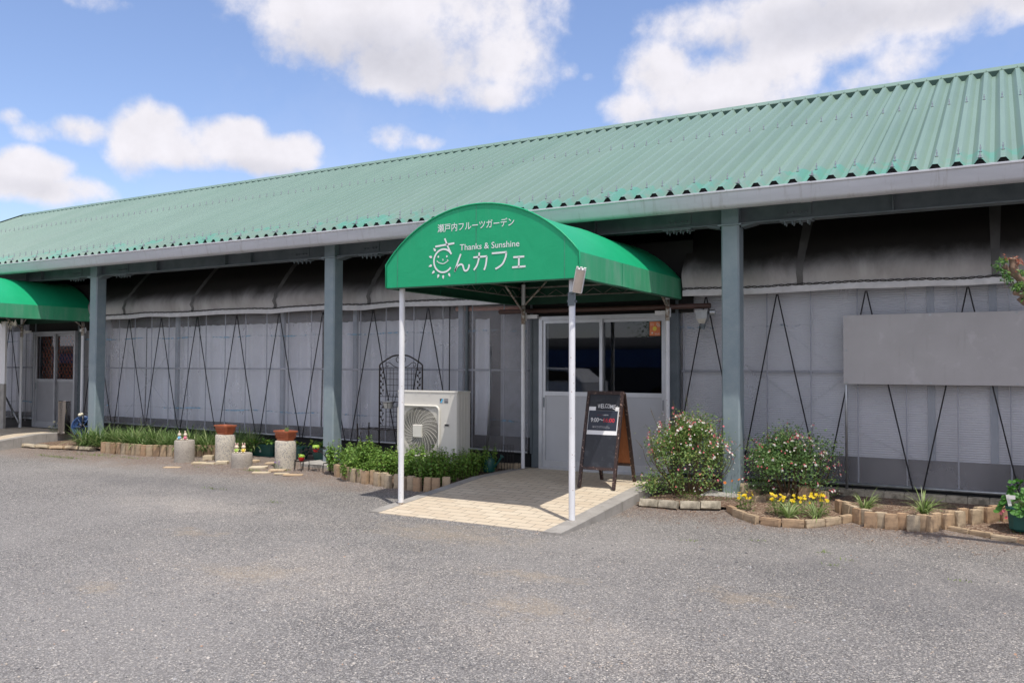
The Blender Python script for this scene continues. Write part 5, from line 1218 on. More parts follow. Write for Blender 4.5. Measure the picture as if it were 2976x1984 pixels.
def trough(q, z, rz, lb, plant):
    t = thing('terracotta_trough', lb, 'planter', (q.x, q.y, z+.001), 'terracotta troughs', rz)
    def ring(hx, hy, zz, c=.03): return [(-hx+c, -hy, zz), (hx-c, -hy, zz), (hx, -hy+c, zz), (hx, hy-c, zz), (hx-c, hy, zz), (-hx+c, hy, zz), (-hx, hy-c, zz), (-hx, -hy+c, zz)]
    R_ = [ring(.125, .075, 0), ring(.155, .098, .115), ring(.17, .110, .118), ring(.172, .112, .138), ring(.158, .098, .138), ring(.152, .094, .118)]; mb = MB(); n = 8
    mb.add([p for r in R_ for p in r], [tuple(range(n-1, -1, -1))]+[(k*n+i, k*n+(i+1) % n, k*n+n+(i+1) % n, k*n+n+i) for k in range(5) for i in range(n)]); mb.build('trough', 'terracotta', t)
    mb = MB(); mb.add(ring(.152, .094, .119), [tuple(range(8))]); mb.build('soil', 'soil', t)
    mb = MB()       # raised leaf and arch pattern
    for face in range(4):
        ln = .115 if face % 2 == 0 else .07; dn = .0775 if face % 2 == 0 else .128; a = face*PI/2; u = Vector((math.cos(a), math.sin(a), 0)); nn = Vector((math.sin(a), -math.cos(a), 0)); k = 5 if face % 2 == 0 else 3
        sl = (.023 if face % 2 == 0 else .030)/.115
        for i in range(k):
            c = nn*dn+u*(ln*(-1+2*(i+.5)/k)*1.05)
            def pp(a_, z_): return c+u*a_+ZU*z_+nn*(sl*z_+.001)
            w_ = ln/k*.8
            mb.tube([pp(w_*math.cos(g), .03+.028*math.sin(g)) for g in np.linspace(0, PI, 9)], .0035, 5); mb.tube([pp(0, .03), pp(.0, .045)], [.005, .001], 5)
            for s in (-1, 0, 1): mb.tube([pp(w_+s*.004, .062), pp(w_+s*.012, .078+.012*(s == 0)), pp(w_+s*.012, .09+.01*(s == 0))], [.003, .0042, .001], 5)
    mb.build('relief', 'terracotta', t, True)
    if plant:
        mb = MB()
        for (x, y, s) in ((.03, 0, 1.), (-.04, .02, .6), (.075, -.02, .6)):
            for i in range(22): a = i*2.4; e = .3+.05*i; mb.leaf((x, y, .122+.012*s*(i/6)), (math.cos(a)*math.sin(e+.5), math.sin(a)*math.sin(e+.5), .6+.02*i), (0, 0, 1), .045*s, .018*s, .1)
        mb.build('succulent', 'leaf_spider', t)
trough(CYL[1][0], CYL[1][1], -.18, 'empty terracotta trough on the left hand speckled cylinder', False)
trough(CYL[3][0], CYL[3][1], -.18, 'terracotta trough with a small succulent on the right hand speckled cylinder', True)

def bunny(c, rz, shirt, lb, front):
    t = thing('bunny_figurine', lb, 'figurine', tuple(c), 'ceramic bunny figurines', rz)
    mb = MB(); mb.ball((0, 0, .030), (.030, .026, .032)); mb.ball((0, 0, .082), (.030, .027, .029), 16, 10)
    for s in (-1, 1):
        mb.ball((s*.0145, .004, .122), (.0085, .006, .024), 10, 8, Matrix.Rotation(s*.12, 3, 'Y')); mb.ball((s*.021, -.022, .010), (.0125, .018, .0105), 10, 7); mb.ball((s*.029, -.012, .040), (.008, .012, .008), 8, 6)
    mb.ball((0, .030, .020), .0125, 10, 7); mb.build('body', 'cream_glaze', t, True)
    mb = MB(); mb.lathe([(.024, .012), (.0318, .024), (.0322, .036), (.028, .050), (.018, .060)], (0, 0, 0), 18, sy=.9)
    for s in (-1, 1): mb.ball((s*.026, -.005, .044), (.0105, .0115, .0115), 10, 7)
    mb.build('shirt', shirt, t, True)
    for s in (-1, 1): mb = MB(); mb.ball((s*.0145, -.0022, .121), (.0048, .0015, .017), 8, 7, Matrix.Rotation(s*.12, 3, 'Y')); mb.build('inner_ear', 'soft_pink', t, True)
    mb = MB()
    for s in (-1, 1): mb.ball((s*.011, -.0258, .086), (.0022, .0015, .0028), 7, 5)
    mb.build('eyes', 'dark_glaze', t, True)
    mb = MB(); mb.ball((0, -.0273, .0785), (.0022, .0015, .0016), 7, 5)
    for s in (-1, 1): mb.ball((s*.018, -.0225, .076), (.004, .002, .003), 7, 5)
    mb.build('nose_and_cheeks', 'soft_pink', t, True)
for ci, dx, rz, sh, lb in ((0, -.052, 2.5, 'blue_glaze', 'white bunny figurine in a blue top seated left on the grey cylinder'), (0, .036, 2.7, 'pink_glaze', 'white bunny figurine in a pink top seated beside the blue one'), (2, -.055, .45, 'green_glaze', 'white bunny figurine in a green top facing the yard'), (2, .045, .55, 'yellow_glaze', 'white bunny figurine in a yellow top beside the green one')):
    q, z = CYL[ci]; bunny((q.x+dx*math.cos(YAW), q.y+dx*math.sin(YAW)-.03, z+.001), rz, sh, lb, ci == 2)

# wire plant bridge with three fruit shaped cups
def wire_stand():
    c6 = lambda x, y: gnd(780+x/9.22, 1220+y/9.22)
    a, b = c6(740, 1372), c6(1590, 1432); u = (b-a).normalized(); n = Vector((-u.y, u.x, 0)); L = (b-a).length+.05; o = a-u*.02; o.z = 0; z0 = gz(a.y)
    t = thing('wire_plant_stand', 'black wire bridge shaped plant stand with metal leaves beside the column', 'plant stand', (o.x, o.y, z0)); off = (o.x, o.y, z0)
    def pt(f, k, z): p = o+u*(L*f)+n*(.17*k); return (p.x, p.y, z0+z)
    mb = MB(); H = .30
    for k in (0, 1): mb.tube([pt(.5-.5*math.cos(PI*i/20)*1., k, .02+H*math.sin(PI*i/20)**.85) for i in range(21)], .005, 6)
    for f in (.5,): 
        for k in (0, .33, .66, 1): mb.tube([pt(f-.13, k, .27), pt(f+.13, k, .27)], .004, 5)
    for f in (.08, .92):
        for q in (-.09, .09):
            for k in (0, 1): mb.tube([pt(f+q, k, .135), pt(f+q*1.2, k, 0)], .0045, 5)
        for k in (0, .33, .66, 1): mb.tube([pt(f-.10, k, .135), pt(f+.10, k, .135)], .004, 5)
        for q in (-.10, .10): mb.tube([pt(f+q, 0, .135), pt(f+q, 1, .135)], .0045, 5)
    for f in (.2, .35, .5, .65, .8): zz = .02+H*math.sin(math.acos(1-2*f))**.85; mb.tube([pt(f, 0, zz), pt(f, 1, zz)], .0035, 5)
    mb.build('wire_frame', 'wire_black', t, False, off)
    mb = MB()
    for i in range(2, 19):
        f = .5-.5*math.cos(PI*i/20); z = .02+H*math.sin(PI*i/20)**.85
        for k in (0, 1): q = 1 if i % 2 else -1; mb.leaf(pt(f, k, z), u*(.5*q)+ZU*.7, n, .042, .028, .1)
    mb.build('metal_leaves', 'wire_black', t, False, off)
    for f, z, lb, brk in ((.08, .137, 'chipped red and green strawberry cup on the left step of the wire stand', True), (.5, .272, 'red and green strawberry cup on top of the wire stand', False), (.92, .137, 'red and green strawberry cup on the right step of the wire stand', False)):
        p = pt(f, .45, z); c = thing('strawberry_cup', lb, 'cup', p, 'strawberry shaped cups on the wire stand')
        mb = MB(); mb.lathe([(.020, 0), (.030, .006), (.043, .035), (.046, .055), (.044, .066)], (0, 0, 0), 20); mb.build('cup', 'red_glaze', c, True)
        mb = MB(); n_ = 30; V = []
        for j, (r, z_) in enumerate(((.0455, .058), (.0485, .066), (.047, .088), (.041, .093), (.036, .086))):
            for i in range(n_): a_ = 2*PI*i/n_; V.append((r*math.cos(a_), r*math.sin(a_), z_-(.009*abs(math.sin(a_*3.5)) if j < 2 else 0)-(.018*max(0, math.cos(a_-1.2)) if brk and j > 1 else 0)))
        mb.add(V, [(k*n_+i, k*n_+(i+1) % n_, k*n_+n_+(i+1) % n_, k*n_+n_+i) for k in range(4) for i in range(n_)]); mb.build('cup_leaf_rim', 'green_glaze', c, True)
        mb = MB(); mb.lathe([(.037, .084), (.001, .082)], (0, 0, 0), 16); mb.build('filling', 'soil', c)
    # small bent wire guard on the ground in front of the footing
    mb = MB(); q = gnd(780+1265/9.22, 1220+1370/9.22); w_ = .125
    mb.tube([q-u*w_, q-u*w_+ZU*.075, q-u*(w_-.012)+ZU*.085, q+u*(w_-.012)+ZU*.085, q+u*w_+ZU*.075, q+u*w_], .0045, 6)
    for i in range(6): mb.tube([q+u*(-.04+.025*i)+ZU*.083, q+u*(-.06+.025*i)], .003, 5)
    g = mb.build('wire_guard', 'wire_black'); tag(g, 'small bent wire guard standing under the wire stand', 'wire guard')
wire_stand()

# ash bin and hose reel by the left hand door
p = at_y(187, 1200, 9.45); zb = ramp_z(p.y, .23, 6.88, 9.)
t = thing('ash_bin', 'polished steel cylinder bin standing before the left hand door', 'bin', (p.x, 9.45, zb))
ztop = at_y(178, 1164, 9.45).z-zb
mb = MB(); mb.lathe([(.108, 0), (.108, .03), (.105, .035), (.105, ztop-.02), (.108, ztop-.015), (.108, ztop-.002), (.10, ztop), (.097, ztop-.02), (.09, ztop-.03), (.001, ztop-.03)], (0, 0, 0), 32); mb.build('bin_body', 'steel_mirror', t, True, auto=30)
mb = MB(); mb.lathe([(.1085, .0), (.1085, .012)], (0, 0, 0), 24); mb.build('base_ring', 'plastic_black', t)
def hose_reel():
    c = at_y(242, 1238, 9.35); t = thing('hose_reel', 'blue garden hose reel with cream fittings behind the left column', 'hose reel', (c.x, 9.35, gz(9.35)+.1)); z = c.z-gz(9.35)-.1
    ax = Vector((.80, -.6, 0)).normalized(); u = Vector((.6, .8, 0)); C_ = Vector((0, 0, z))
    for s in (-1, 1):
        mb = MB(); o = C_+ax*(s*.11); mb.tube([o+u*(.175*math.cos(i*PI/16))+ZU*(.175*math.sin(i*PI/16)) for i in range(32)], .013, 8, closed=True)
        for k in range(6): a = k*PI/3; mb.tube([o, o+u*(.17*math.cos(a))+ZU*(.17*math.sin(a))], .009, 6)
        mb.build('reel_flange', 'hose_blue', t, True)
    mb = MB()
    for k in range(3):
        r = .10+.022*k
        for j in range(8): o = C_+ax*(-.085+.0245*j); mb.tube([o+u*(r*math.cos(i*PI/12))+ZU*(r*math.sin(i*PI/12)) for i in range(24)], .0115, 6, closed=True)
    mb.build('hose', 'hose_blue', t, True)
    mb = MB()
    for s in (-1, 1):
        o = ax*(s*.14); mb.tube([o-u*.16+ZU*-.0, C_+o+ZU*.05, o+u*.16], .014, 8); mb.tube([C_+o, C_+o+ZU*.19], .014, 8)
    mb.tube([C_-ax*.14+ZU*.19, C_+ax*.14+ZU*.19], .016, 8); mb.build('stand', 'plastic_black', t, True)
    mb = MB(); a = C_-ax*.20+ZU*.05-u*.03; mb.tube(curve([a-ZU*.02, a+ZU*.10, a+ZU*.16+ax*.06, a+ZU*.165+ax*.16, a+ZU*.15+ax*.20], 5), [.030]*5+[.026]*5+[.022]*5+[.026]*6, 10); mb.tube([C_-ax*.0+ZU*.19-u*.05, C_+ax*.14+ZU*.21-u*.05], [.024, .03], 10); mb.build('hose_nozzle', 'hose_cream', t, True)
hose_reel()

# teal troughs with vines behind the cylinders
def teal_box(x, y, lb, L=.58, seed=0, grp='teal plastic troughs behind the cylinders'):
    r = random.Random(seed); t = thing('plastic_trough', lb, 'planter', (x, y, gz(y)), grp)
    def ring(hx, hy, z, c=.03): return [(-hx+c, -hy, z), (hx-c, -hy, z), (hx, -hy+c, z), (hx, hy-c, z), (hx-c, hy, z), (-hx+c, hy, z), (-hx, hy-c, z), (-hx, -hy+c, z)]
    R_ = [ring(L/2-.05, .085, 0), ring(L/2-.012, .115, .165), ring(L/2+.005, .13, .168), ring(L/2+.005, .13, .19), ring(L/2-.012, .113, .19), ring(L/2-.02, .105, .16)]; mb = MB(); n = 8
    mb.add([p for q in R_ for p in q], [tuple(range(n-1, -1, -1))]+[(k*n+i, k*n+(i+1) % n, k*n+n+(i+1) % n, k*n+n+i) for k in range(5) for i in range(n)]); mb.build('trough', 'plastic_teal', t)
    mb = MB(); mb.add(ring(L/2-.02, .105, .161), [tuple(range(8))]); mb.build('soil', 'soil', t)
    mb = MB(); mb.box((.02, -.105, .08), (.035, .004, .03)); mb.build('trough_label', 'label_grey', t)
    mb = MB()
    for k in range(9):
        a = Vector((r.uniform(-L/2, L/2)*.9, r.uniform(-.09, .03), .16)); d = Vector((r.uniform(-.5, .5), r.uniform(-.9, .1), 1)); pts = curve([a, a+d*.07, a+d*.12+Vector((d.x*.05, d.y*.06, -.03))], 4)
        for p in pts[2:]:
            for q in range(2):
                w = Vector((r.uniform(-1, 1), r.uniform(-1, .2), r.uniform(-.5, .5))); mb.leaf(p, w, (0, -.4, 1), .075*r.uniform(.6, 1.1), .06*r.uniform(.7, 1), .2)
    mb.build('vine', 'leaf_vine', t)
teal_box(-10.15, 9.72, 'teal trough of vines behind the left speckled cylinder', seed=1); teal_box(-9.48, 9.66, 'teal trough of vines between the two speckled cylinders', seed=2); teal_box(-8.80, 9.72, 'teal trough of vines behind the wire stand', seed=5)

# ================================================================== PLANTS
def stem_plant(name, seed, n_stem, h, spread, leafL, leafW, mat, gap, r0=.02):
    # upright stems with opposite leaf pairs
    r = random.Random(seed); t = bpy.data.objects.new(name, None); COL.objects.link(t); ms, ml = MB(), MB()
    for k in range(n_stem):
        a = r.uniform(0, 2*PI); b = r0+spread*r.random()**.7; base = Vector((b*math.cos(a), b*math.sin(a), 0)); hh = h*r.uniform(.65, 1.08); top = base+Vector((math.cos(a)*.05*r.random(), math.sin(a)*.05*r.random(), hh))+Vector((r.uniform(-.04, .04), r.uniform(-.04, .04), 0))
        pts = [base+(top-base)*(i/6)+Vector((.008*math.sin(i*1.7+k), .008*math.cos(i*1.3+k), 0)) for i in range(7)]; ms.tube(pts, [.0032]*4+[.0022]*3, 4)
        n = int(hh/gap)
        for i in range(int(n*.12), n+1):
            f = i/n; p = base+(top-base)*f; s = (.75+.5*math.sin(f*2.6))*(1 if f < .85 else 1.25-f*.7)
            for q in range(2 if r.random() < .55 else 3):
                aa = i*1.57+q*PI*(1 if True else 0)+r.uniform(-.4, .4); e = r.uniform(-.55, .35) if f < .9 else r.uniform(.2, 1.0)
                ml.leaf(p, (math.cos(aa), math.sin(aa), e), (.5*math.cos(aa)+r.gauss(0, .3), .5*math.sin(aa)+r.gauss(0, .3), .8), leafL*s*r.uniform(.75, 1.15), leafW*s*r.uniform(.8, 1.1), .25)
                if r.random() < .4: ml.leaf(p+Vector((math.cos(aa), math.sin(aa), .2))*leafL*.3, (math.cos(aa+.7), math.sin(aa+.7), e+.2), (0, 0, 1), leafL*.6*s, leafW*.6*s, .25)
    ms.build('stems', 'stem', t); ml.build('leaves', mat, t); return t
protos = [stem_plant('mint_plant', 10+i, 9, .40+.03*i, .10, .052, .040, 'leaf_mint', .024) for i in range(3)]
SPOT = []
r = random.Random(12)
for i in range(38):
    for _ in range(60):
        x = r.uniform(-7.85, -5.80); y = r.uniform(8.48, 9.15)
        if y > 9.02 and x > -7.15 and x < -6.1: continue
        if x < -7.4 and y < 8.70: continue
        if x > -6.35 and y > 9.2 - .0: continue
        if all((x-a)**2+(y-b)**2 > .030 for a, b in SPOT): SPOT.append((x, y)); break
SPOT += [(-5.95, 9.25), (-5.85, 9.5), (-6.0, 9.4), (-7.75, 9.05), (-7.55, 9.2)]
SPOT.sort(key=lambda s: s[0])
for i, (x, y) in enumerate(SPOT):
    o = protos[i] if i < 3 else copy_tree(protos[i % 3]); o.location = (x, y, gz(y)+.035); o.rotation_euler = (0, 0, r.uniform(0, 6)); s = r.uniform(.70, .95); o.scale = (s, s, s*r.uniform(.72, 1.18))
    d = 'front' if y < 8.7 else ('middle' if y < 8.95 else 'back'); k = sum(1 for a, b in SPOT[:i] if ('front' if b < 8.7 else ('middle' if b < 8.95 else 'back')) == d)
    tag(o, f"{ORD[k]} leafy green plant from the left in the {d} row before the air conditioner", 'plant', 'leafy plants before the air conditioner')

def clump(name, seed, n, L, W, mat, spread, lean=(.05, 1.0), droop=(.6, 1.8)):
    r = random.Random(seed); mb = MB()
    for k in range(n):
        a = r.uniform(0, 2*PI); b = spread*r.random(); mb.blade((b*math.cos(a+r.uniform(-.6, .6)), b*math.sin(a), 0), a, L*r.uniform(.55, 1.1), W*r.uniform(.7, 1.2), r.uniform(*lean), r.uniform(*droop))
    return mb.build(name, mat)
g = [clump('grass_clump', 30+i, 130, .42, .021, 'leaf_grass', .11) for i in range(3)]
GS = []
r = random.Random(5)
for i in range(40):
    for _ in range(80):
        x = r.uniform(-13.9, -10.3); y = r.uniform(9.02, 9.75) if x < -11.4 else r.uniform(9.2+.3*max(0, x+11.2), 9.85)
        if x < -13.2: y = r.uniform(9.0, 9.5)
        if abs(x+13.97) < .25 and y > 9.1: continue
        if all((x-a)**2+(y-b)**2 > .038 for a, b in GS): GS.append((x, y)); break
GS.sort(key=lambda s: s[0])
for i, (x, y) in enumerate(GS):
    o = g[i] if i < 3 else g[i % 3].copy()
    if i >= 3: COL.objects.link(o)
    s = r.uniform(.8, 1.12); o.location = (x, y, gz(y)+.06); o.rotation_euler = (0, 0, r.uniform(0, 6)); o.scale = (s, s, s)
    d = 'front' if y < 9.3 else ('middle' if y < 9.55 else 'back'); k = sum(1 for a, b in GS[:i] if ('front' if b < 9.3 else ('middle' if b < 9.55 else 'back')) == d)
    tag(o, f"{ORD[k]} grassy clump from the left in the {d} row of the left bed", 'grass', 'grassy clumps in the left hand bed')

def flower_head(mb, c, n, R_, L, W, k=5, cup=.3):
    u, w = frame(n); n = Vector(n).normalized()
    for i in range(k): a = 2*PI*i/k; d = (u*math.cos(a)+w*math.sin(a))+n*cup; mb.leaf(Vector(c), d, n, L, W, .1)

# the two big flowering bushes
def bush(c, rx, ry, h, label, seed, nl, mat, nf):
    r = random.Random(seed); t = thing('flowering_bush', label, 'bush', c, 'flowering bushes by the right hand column'); ms, ml = MB(), MB(); tips = []
    stems = []
    for k in range(44):
        a = r.uniform(0, 2*PI); q = r.random()**.5; top = Vector((rx*q*math.cos(a), ry*q*math.sin(a), h*(1.0-.50*q**2.2)*r.uniform(.72, 1.08))); b = Vector((top.x*.25, top.y*.25, 0)); m = (b+top)/2+Vector((top.x*.22, top.y*.22, h*.05))
        pts = curve([b, m, top], 6); ms.tube(pts, [.005-.0035*i/(len(pts)-1) for i in range(len(pts))], 4); stems.append(pts); tips.append(pts[-1])
    CL_ = []
    for k in range(78):
        a = r.uniform(0, 2*PI); e = r.uniform(-.1, 1); q = .45+.58*r.random()**.6; cl = .80+.42*noise.noise(Vector((math.cos(a)*1.7, math.sin(a)*1.7, e*2+seed)))
        p = Vector((rx*math.cos(a)*math.cos(e*PI/2)*q*cl*1.1, ry*math.sin(a)*math.cos(e*PI/2)*q*cl*1.1, h*(.36+.58*math.sin(max(0, e)*PI/2)*q*cl)))
        if e < .15: p.z = h*r.uniform(.08, .45)
        CL_.append((p, r.uniform(.045, .095), r.uniform(.75, 1.2)))
    for k in range(nl):
        p0, sg, ls = CL_[r.randrange(len(CL_))]; p = p0+Vector((r.gauss(0, sg), r.gauss(0, sg), r.gauss(0, sg*.9)))
        if p.z < .015: p.z = .015+.05*r.random()
        d = Vector((p.x/rx+r.gauss(0, .8), p.y/ry+r.gauss(0, .8), .3+r.gauss(0, .6))); ml.leaf(p, d, (p.x/rx*1.0+r.gauss(0, .55), p.y/ry*1.0+r.gauss(0, .55), .75), ls*r.uniform(.018, .036), ls*r.uniform(.012, .021), .2)
    for k in range(26):     # thin flowering twigs standing out of the dome
        b = tips[r.randrange(len(tips))]; d = Vector((b.x/rx*.6+r.gauss(0, .25), b.y/ry*.6+r.gauss(0, .25), 1.0)).normalized(); e = b+d*r.uniform(.06, .16); ms.tube([b, e], .0016, 4); tips.append(e)
        for q in range(4): ml.leaf(b+(e-b)*(.2*q), (r.gauss(0, 1), r.gauss(0, 1), .3), (0, 0, 1), .018, .011, .2)
    ms.build('stems', 'stem', t); ml.build('leaves', mat, t)
    # two-lipped flowers, red above and white below
    fm = MB(); fm.cur = 0
    for a in (-.5, .5): fm.leaf((0, 0, 0), (math.sin(a)*.9, -1, -.8), (0, -.7, .7), .030, .020, .2)
    fm.leaf((0, 0, 0), (0, -1, -1.2), (0, -.7, .7), .026, .016, .1); fm.cur = 1; fm.leaf((0, .002, .002), (0, -.8, .7), (0, -.6, .5), .018, .013, -.2); fm.tube([(0, .012, .012), (0, 0, 0)], [.002, .0055], 5)
    fa = fm.build('flower', ['petal_white', 'petal_red'], t)
    fr = MB(); fr.cur = 0
    for a in (-.5, .5): fr.leaf((0, 0, 0), (math.sin(a)*.9, -1, -.7), (0, -.7, .7), .028, .018, .2)
    fr.leaf((0, 0, 0), (0, -.9, .4), (0, -.6, .5), .018, .013, -.2); fr.cur = 1; fr.leaf((0, -.001, -.002), (0, -1, -1.2), (0, -.7, .7), .020, .012, .1); fb = fr.build('flower', ['petal_red', 'petal_white'], t)
    for k in range(nf):
        o = (fa if r.random() < .72 else fb); 
        if k > 1: o = o.copy(); COL.objects.link(o)
        else: o = (fa, fb)[k]
        if r.random() < .30: p = tips[r.randrange(len(tips))]
        else:
            a = r.uniform(PI*.75, PI*2.25) if r.random() < .8 else r.uniform(0, 2*PI); e = r.uniform(-.05, 1); cl = .86+.26*noise.noise(Vector((math.cos(a)*2.2, math.sin(a)*2.2, e*3+seed))); p = Vector((rx*math.cos(a)*math.cos(e*PI/2)*cl*1.08, ry*math.sin(a)*math.cos(e*PI/2)*cl*1.08, h*(.38+.62*math.sin(e*PI/2)*cl)))
            if e < .1: p.z = h*r.uniform(.1, .5)
        o.location = p; o.rotation_euler = (r.gauss(0, .3), r.gauss(0, .4), math.atan2(p.y, p.x)+PI/2 if r.random() < .6 else r.uniform(0, 6)); o.scale = (r.uniform(.85, 1.25),)*3
    mb = MB()          # the many smaller blossoms between them
    for k in range(170):
        a = r.uniform(PI*.7, PI*2.3); e = r.uniform(-.05, .98); cl = .88+.26*noise.noise(Vector((math.cos(a)*2.2, math.sin(a)*2.2, e*3+seed))); p = Vector((rx*math.cos(a)*math.cos(e*PI/2)*cl*1.08, ry*math.sin(a)*math.cos(e*PI/2)*cl*1.08, h*(.38+.62*math.sin(e*PI/2)*cl)))
        if e < .1: p.z = h*r.uniform(.08, .5)
        mb.cur = 0 if r.random() < .62 else 1
        for q in (-.5, .5): mb.leaf(p, (math.cos(a)+r.gauss(0, .3)+q*.6, math.sin(a)+r.gauss(0, .3), -.6), (math.cos(a), math.sin(a), .6), .019, .013, .2)
        mb.cur = 1; mb.leaf(p, (math.cos(a)*.8, math.sin(a)*.8, .6), (0, 0, 1), .012, .009, -.2)
    kind(mb.build('small_blossoms', ['petal_white', 'petal_red'], t), 'stuff')
    return t
bush((-3.02, 9.10, .10), .55, .44, .93, 'loose round bush with white and red flowers left of the right hand column', 3, 10500, 'leaf_salvia', 98)
bush((-2.02, 9.42, .10), .52, .42, .74, 'darker lower bush with pink and white flowers right of the right hand column', 8, 8200, 'leaf_salvia_deep', 84)

def small_flowers(name, c, label, nl, rad, h, leaf, nf, petal, fl, seed, center=None, stemmed=False, group=None, leafL=.045, leafW=.012):
    r = random.Random(seed); t = thing(name, label, 'plant', c, group); ml = MB()
    for k in range(nl):
        a = r.uniform(0, 2*PI); q = rad*r.random()**.6; p = Vector((q*math.cos(a), q*math.sin(a)*.7, h*r.random()*.75)); ml.leaf(p, (math.cos(a)+r.gauss(0, .6), math.sin(a)+r.gauss(0, .6), .6+r.gauss(0, .4)), (0, 0, 1), leafL*r.uniform(.7, 1.2), leafW*r.uniform(.8, 1.2), .3)
    ml.build('leaves', leaf, t); ms = MB(); base = None
    for k in range(nf):
        a = r.uniform(0, 2*PI); q = rad*r.random()**.6; p = Vector((q*math.cos(a), q*math.sin(a)*.7, h*r.uniform(.75, 1.15))); ms.tube([(p.x*.6, p.y*.6, 0), p*.96], .0016, 4)
        if base is None:
            m = MB(); flower_head(m, (0, 0, 0), (0, -.75, .65), 1, fl, fl*.85, 5, .25); m.cur = 1; m.ball((0, -.004, .004), fl*.17, 6, 4); base = m.build('flower', [petal, center or petal], t); o = base
        else: o = base.copy(); COL.objects.link(o)
        o.location = p; o.rotation_euler = (r.gauss(0, .35), r.gauss(0, .3), r.gauss(0, .8)); o.scale = (r.uniform(.8, 1.2),)*3
    ms.build('stems', 'stem_green', t); return t
q = lambda px, py, off=.0: gnd(2000+px/2.41, 1380+py/2.41, off)
p = q(400, 240, .04); small_flowers('pansy_plant', (p.x, p.y, p.z+.04), 'small clump of yellow pansies at the left end of the low brick bed', 90, .085, .15, 'leaf_pansy', 11, 'petal_yellow', .022, 2, 'petal_yellow', group='yellow pansies')
p = q(655, 275, .04); small_flowers('pansy_plant', (p.x, p.y, p.z+.04), 'tall clump of yellow pansies in the middle of the low brick bed', 230, .13, .17, 'leaf_pansy', 17, 'petal_yellow', .022, 4, 'petal_yellow', group='yellow pansies')
p = q(800, 275, .04); small_flowers('pansy_plant', (p.x, p.y, p.z+.04), 'yellow pansies between the two striped grass tufts', 110, .10, .15, 'leaf_pansy', 13, 'petal_yellow', .021, 5, 'petal_yellow', group='yellow pansies')
p = q(915, 270, .04); small_flowers('pansy_plant', (p.x, p.y, p.z+.04), 'yellow pansies at the right end of the low brick bed', 130, .10, .16, 'leaf_pansy', 15, 'petal_yellow', .021, 6, 'petal_yellow', group='yellow pansies')
for (px, py, n, L, lb, sd) in ((1235, 245, 42, .25, 'spider plant left of two in the gravel bed before the film wall', 1), (1650, 272, 52, .29, 'larger spider plant right of two in the gravel bed', 2), (705, 295, 40, .22, 'striped grass tuft in front of the middle pansies', 3), (900, 298, 34, .21, 'striped grass tuft in front of the right pansies', 4)):
    p = q(px, py, .05); o = clump('spider_plant', 60+sd, int(n*1.4), L, .016, 'leaf_spider', .035, (.1, 1.0), (.5, 1.7)); o.location = (p.x, p.y, p.z+.045); tag(o, lb, 'plant', 'striped leaved tufts')
p = q(290, 175, .05); small_flowers('marigold_plant', (p.x, p.y, p.z+.05), 'feathery herb with one orange flower at the foot of the column', 160, .13, .22, 'leaf_pansy', 3, 'petal_orange', .018, 9, leafL=.03, leafW=.006)
p = q(30, 165, .06); small_flowers('daisy_plant', (p.x, p.y, p.z+.05), 'low tuft of tiny white daisies at the front of the left flowering bush', 120, .2, .12, 'leaf_pansy', 7, 'petal_white', .010, 10, 'petal_yellow', leafL=.03, leafW=.008)
def c46(px, py): return gnd(px/6.817, 1100+py/6.817)
p = c46(1150, 1230); small_flowers('gazania_plant', (p.x-.1, p.y+.25, gz(p.y)+.04), 'clump of cream daisies and dark leaves beside the left hand ramp', 420, .42, .26, 'leaf_grass', 12, 'petal_cream', .030, 11, 'petal_yellow', leafL=.09, leafW=.016)
p = gnd(450+1420/3.92, 1150+825/3.92); small_flowers('aster_plant', (p.x, p.y-.02, p.z), 'tiny purple flowers growing against the second pot cylinder', 60, .09, .09, 'leaf_pansy', 10, 'petal_purple', .011, 12, 'petal_yellow', leafL=.02, leafW=.006)

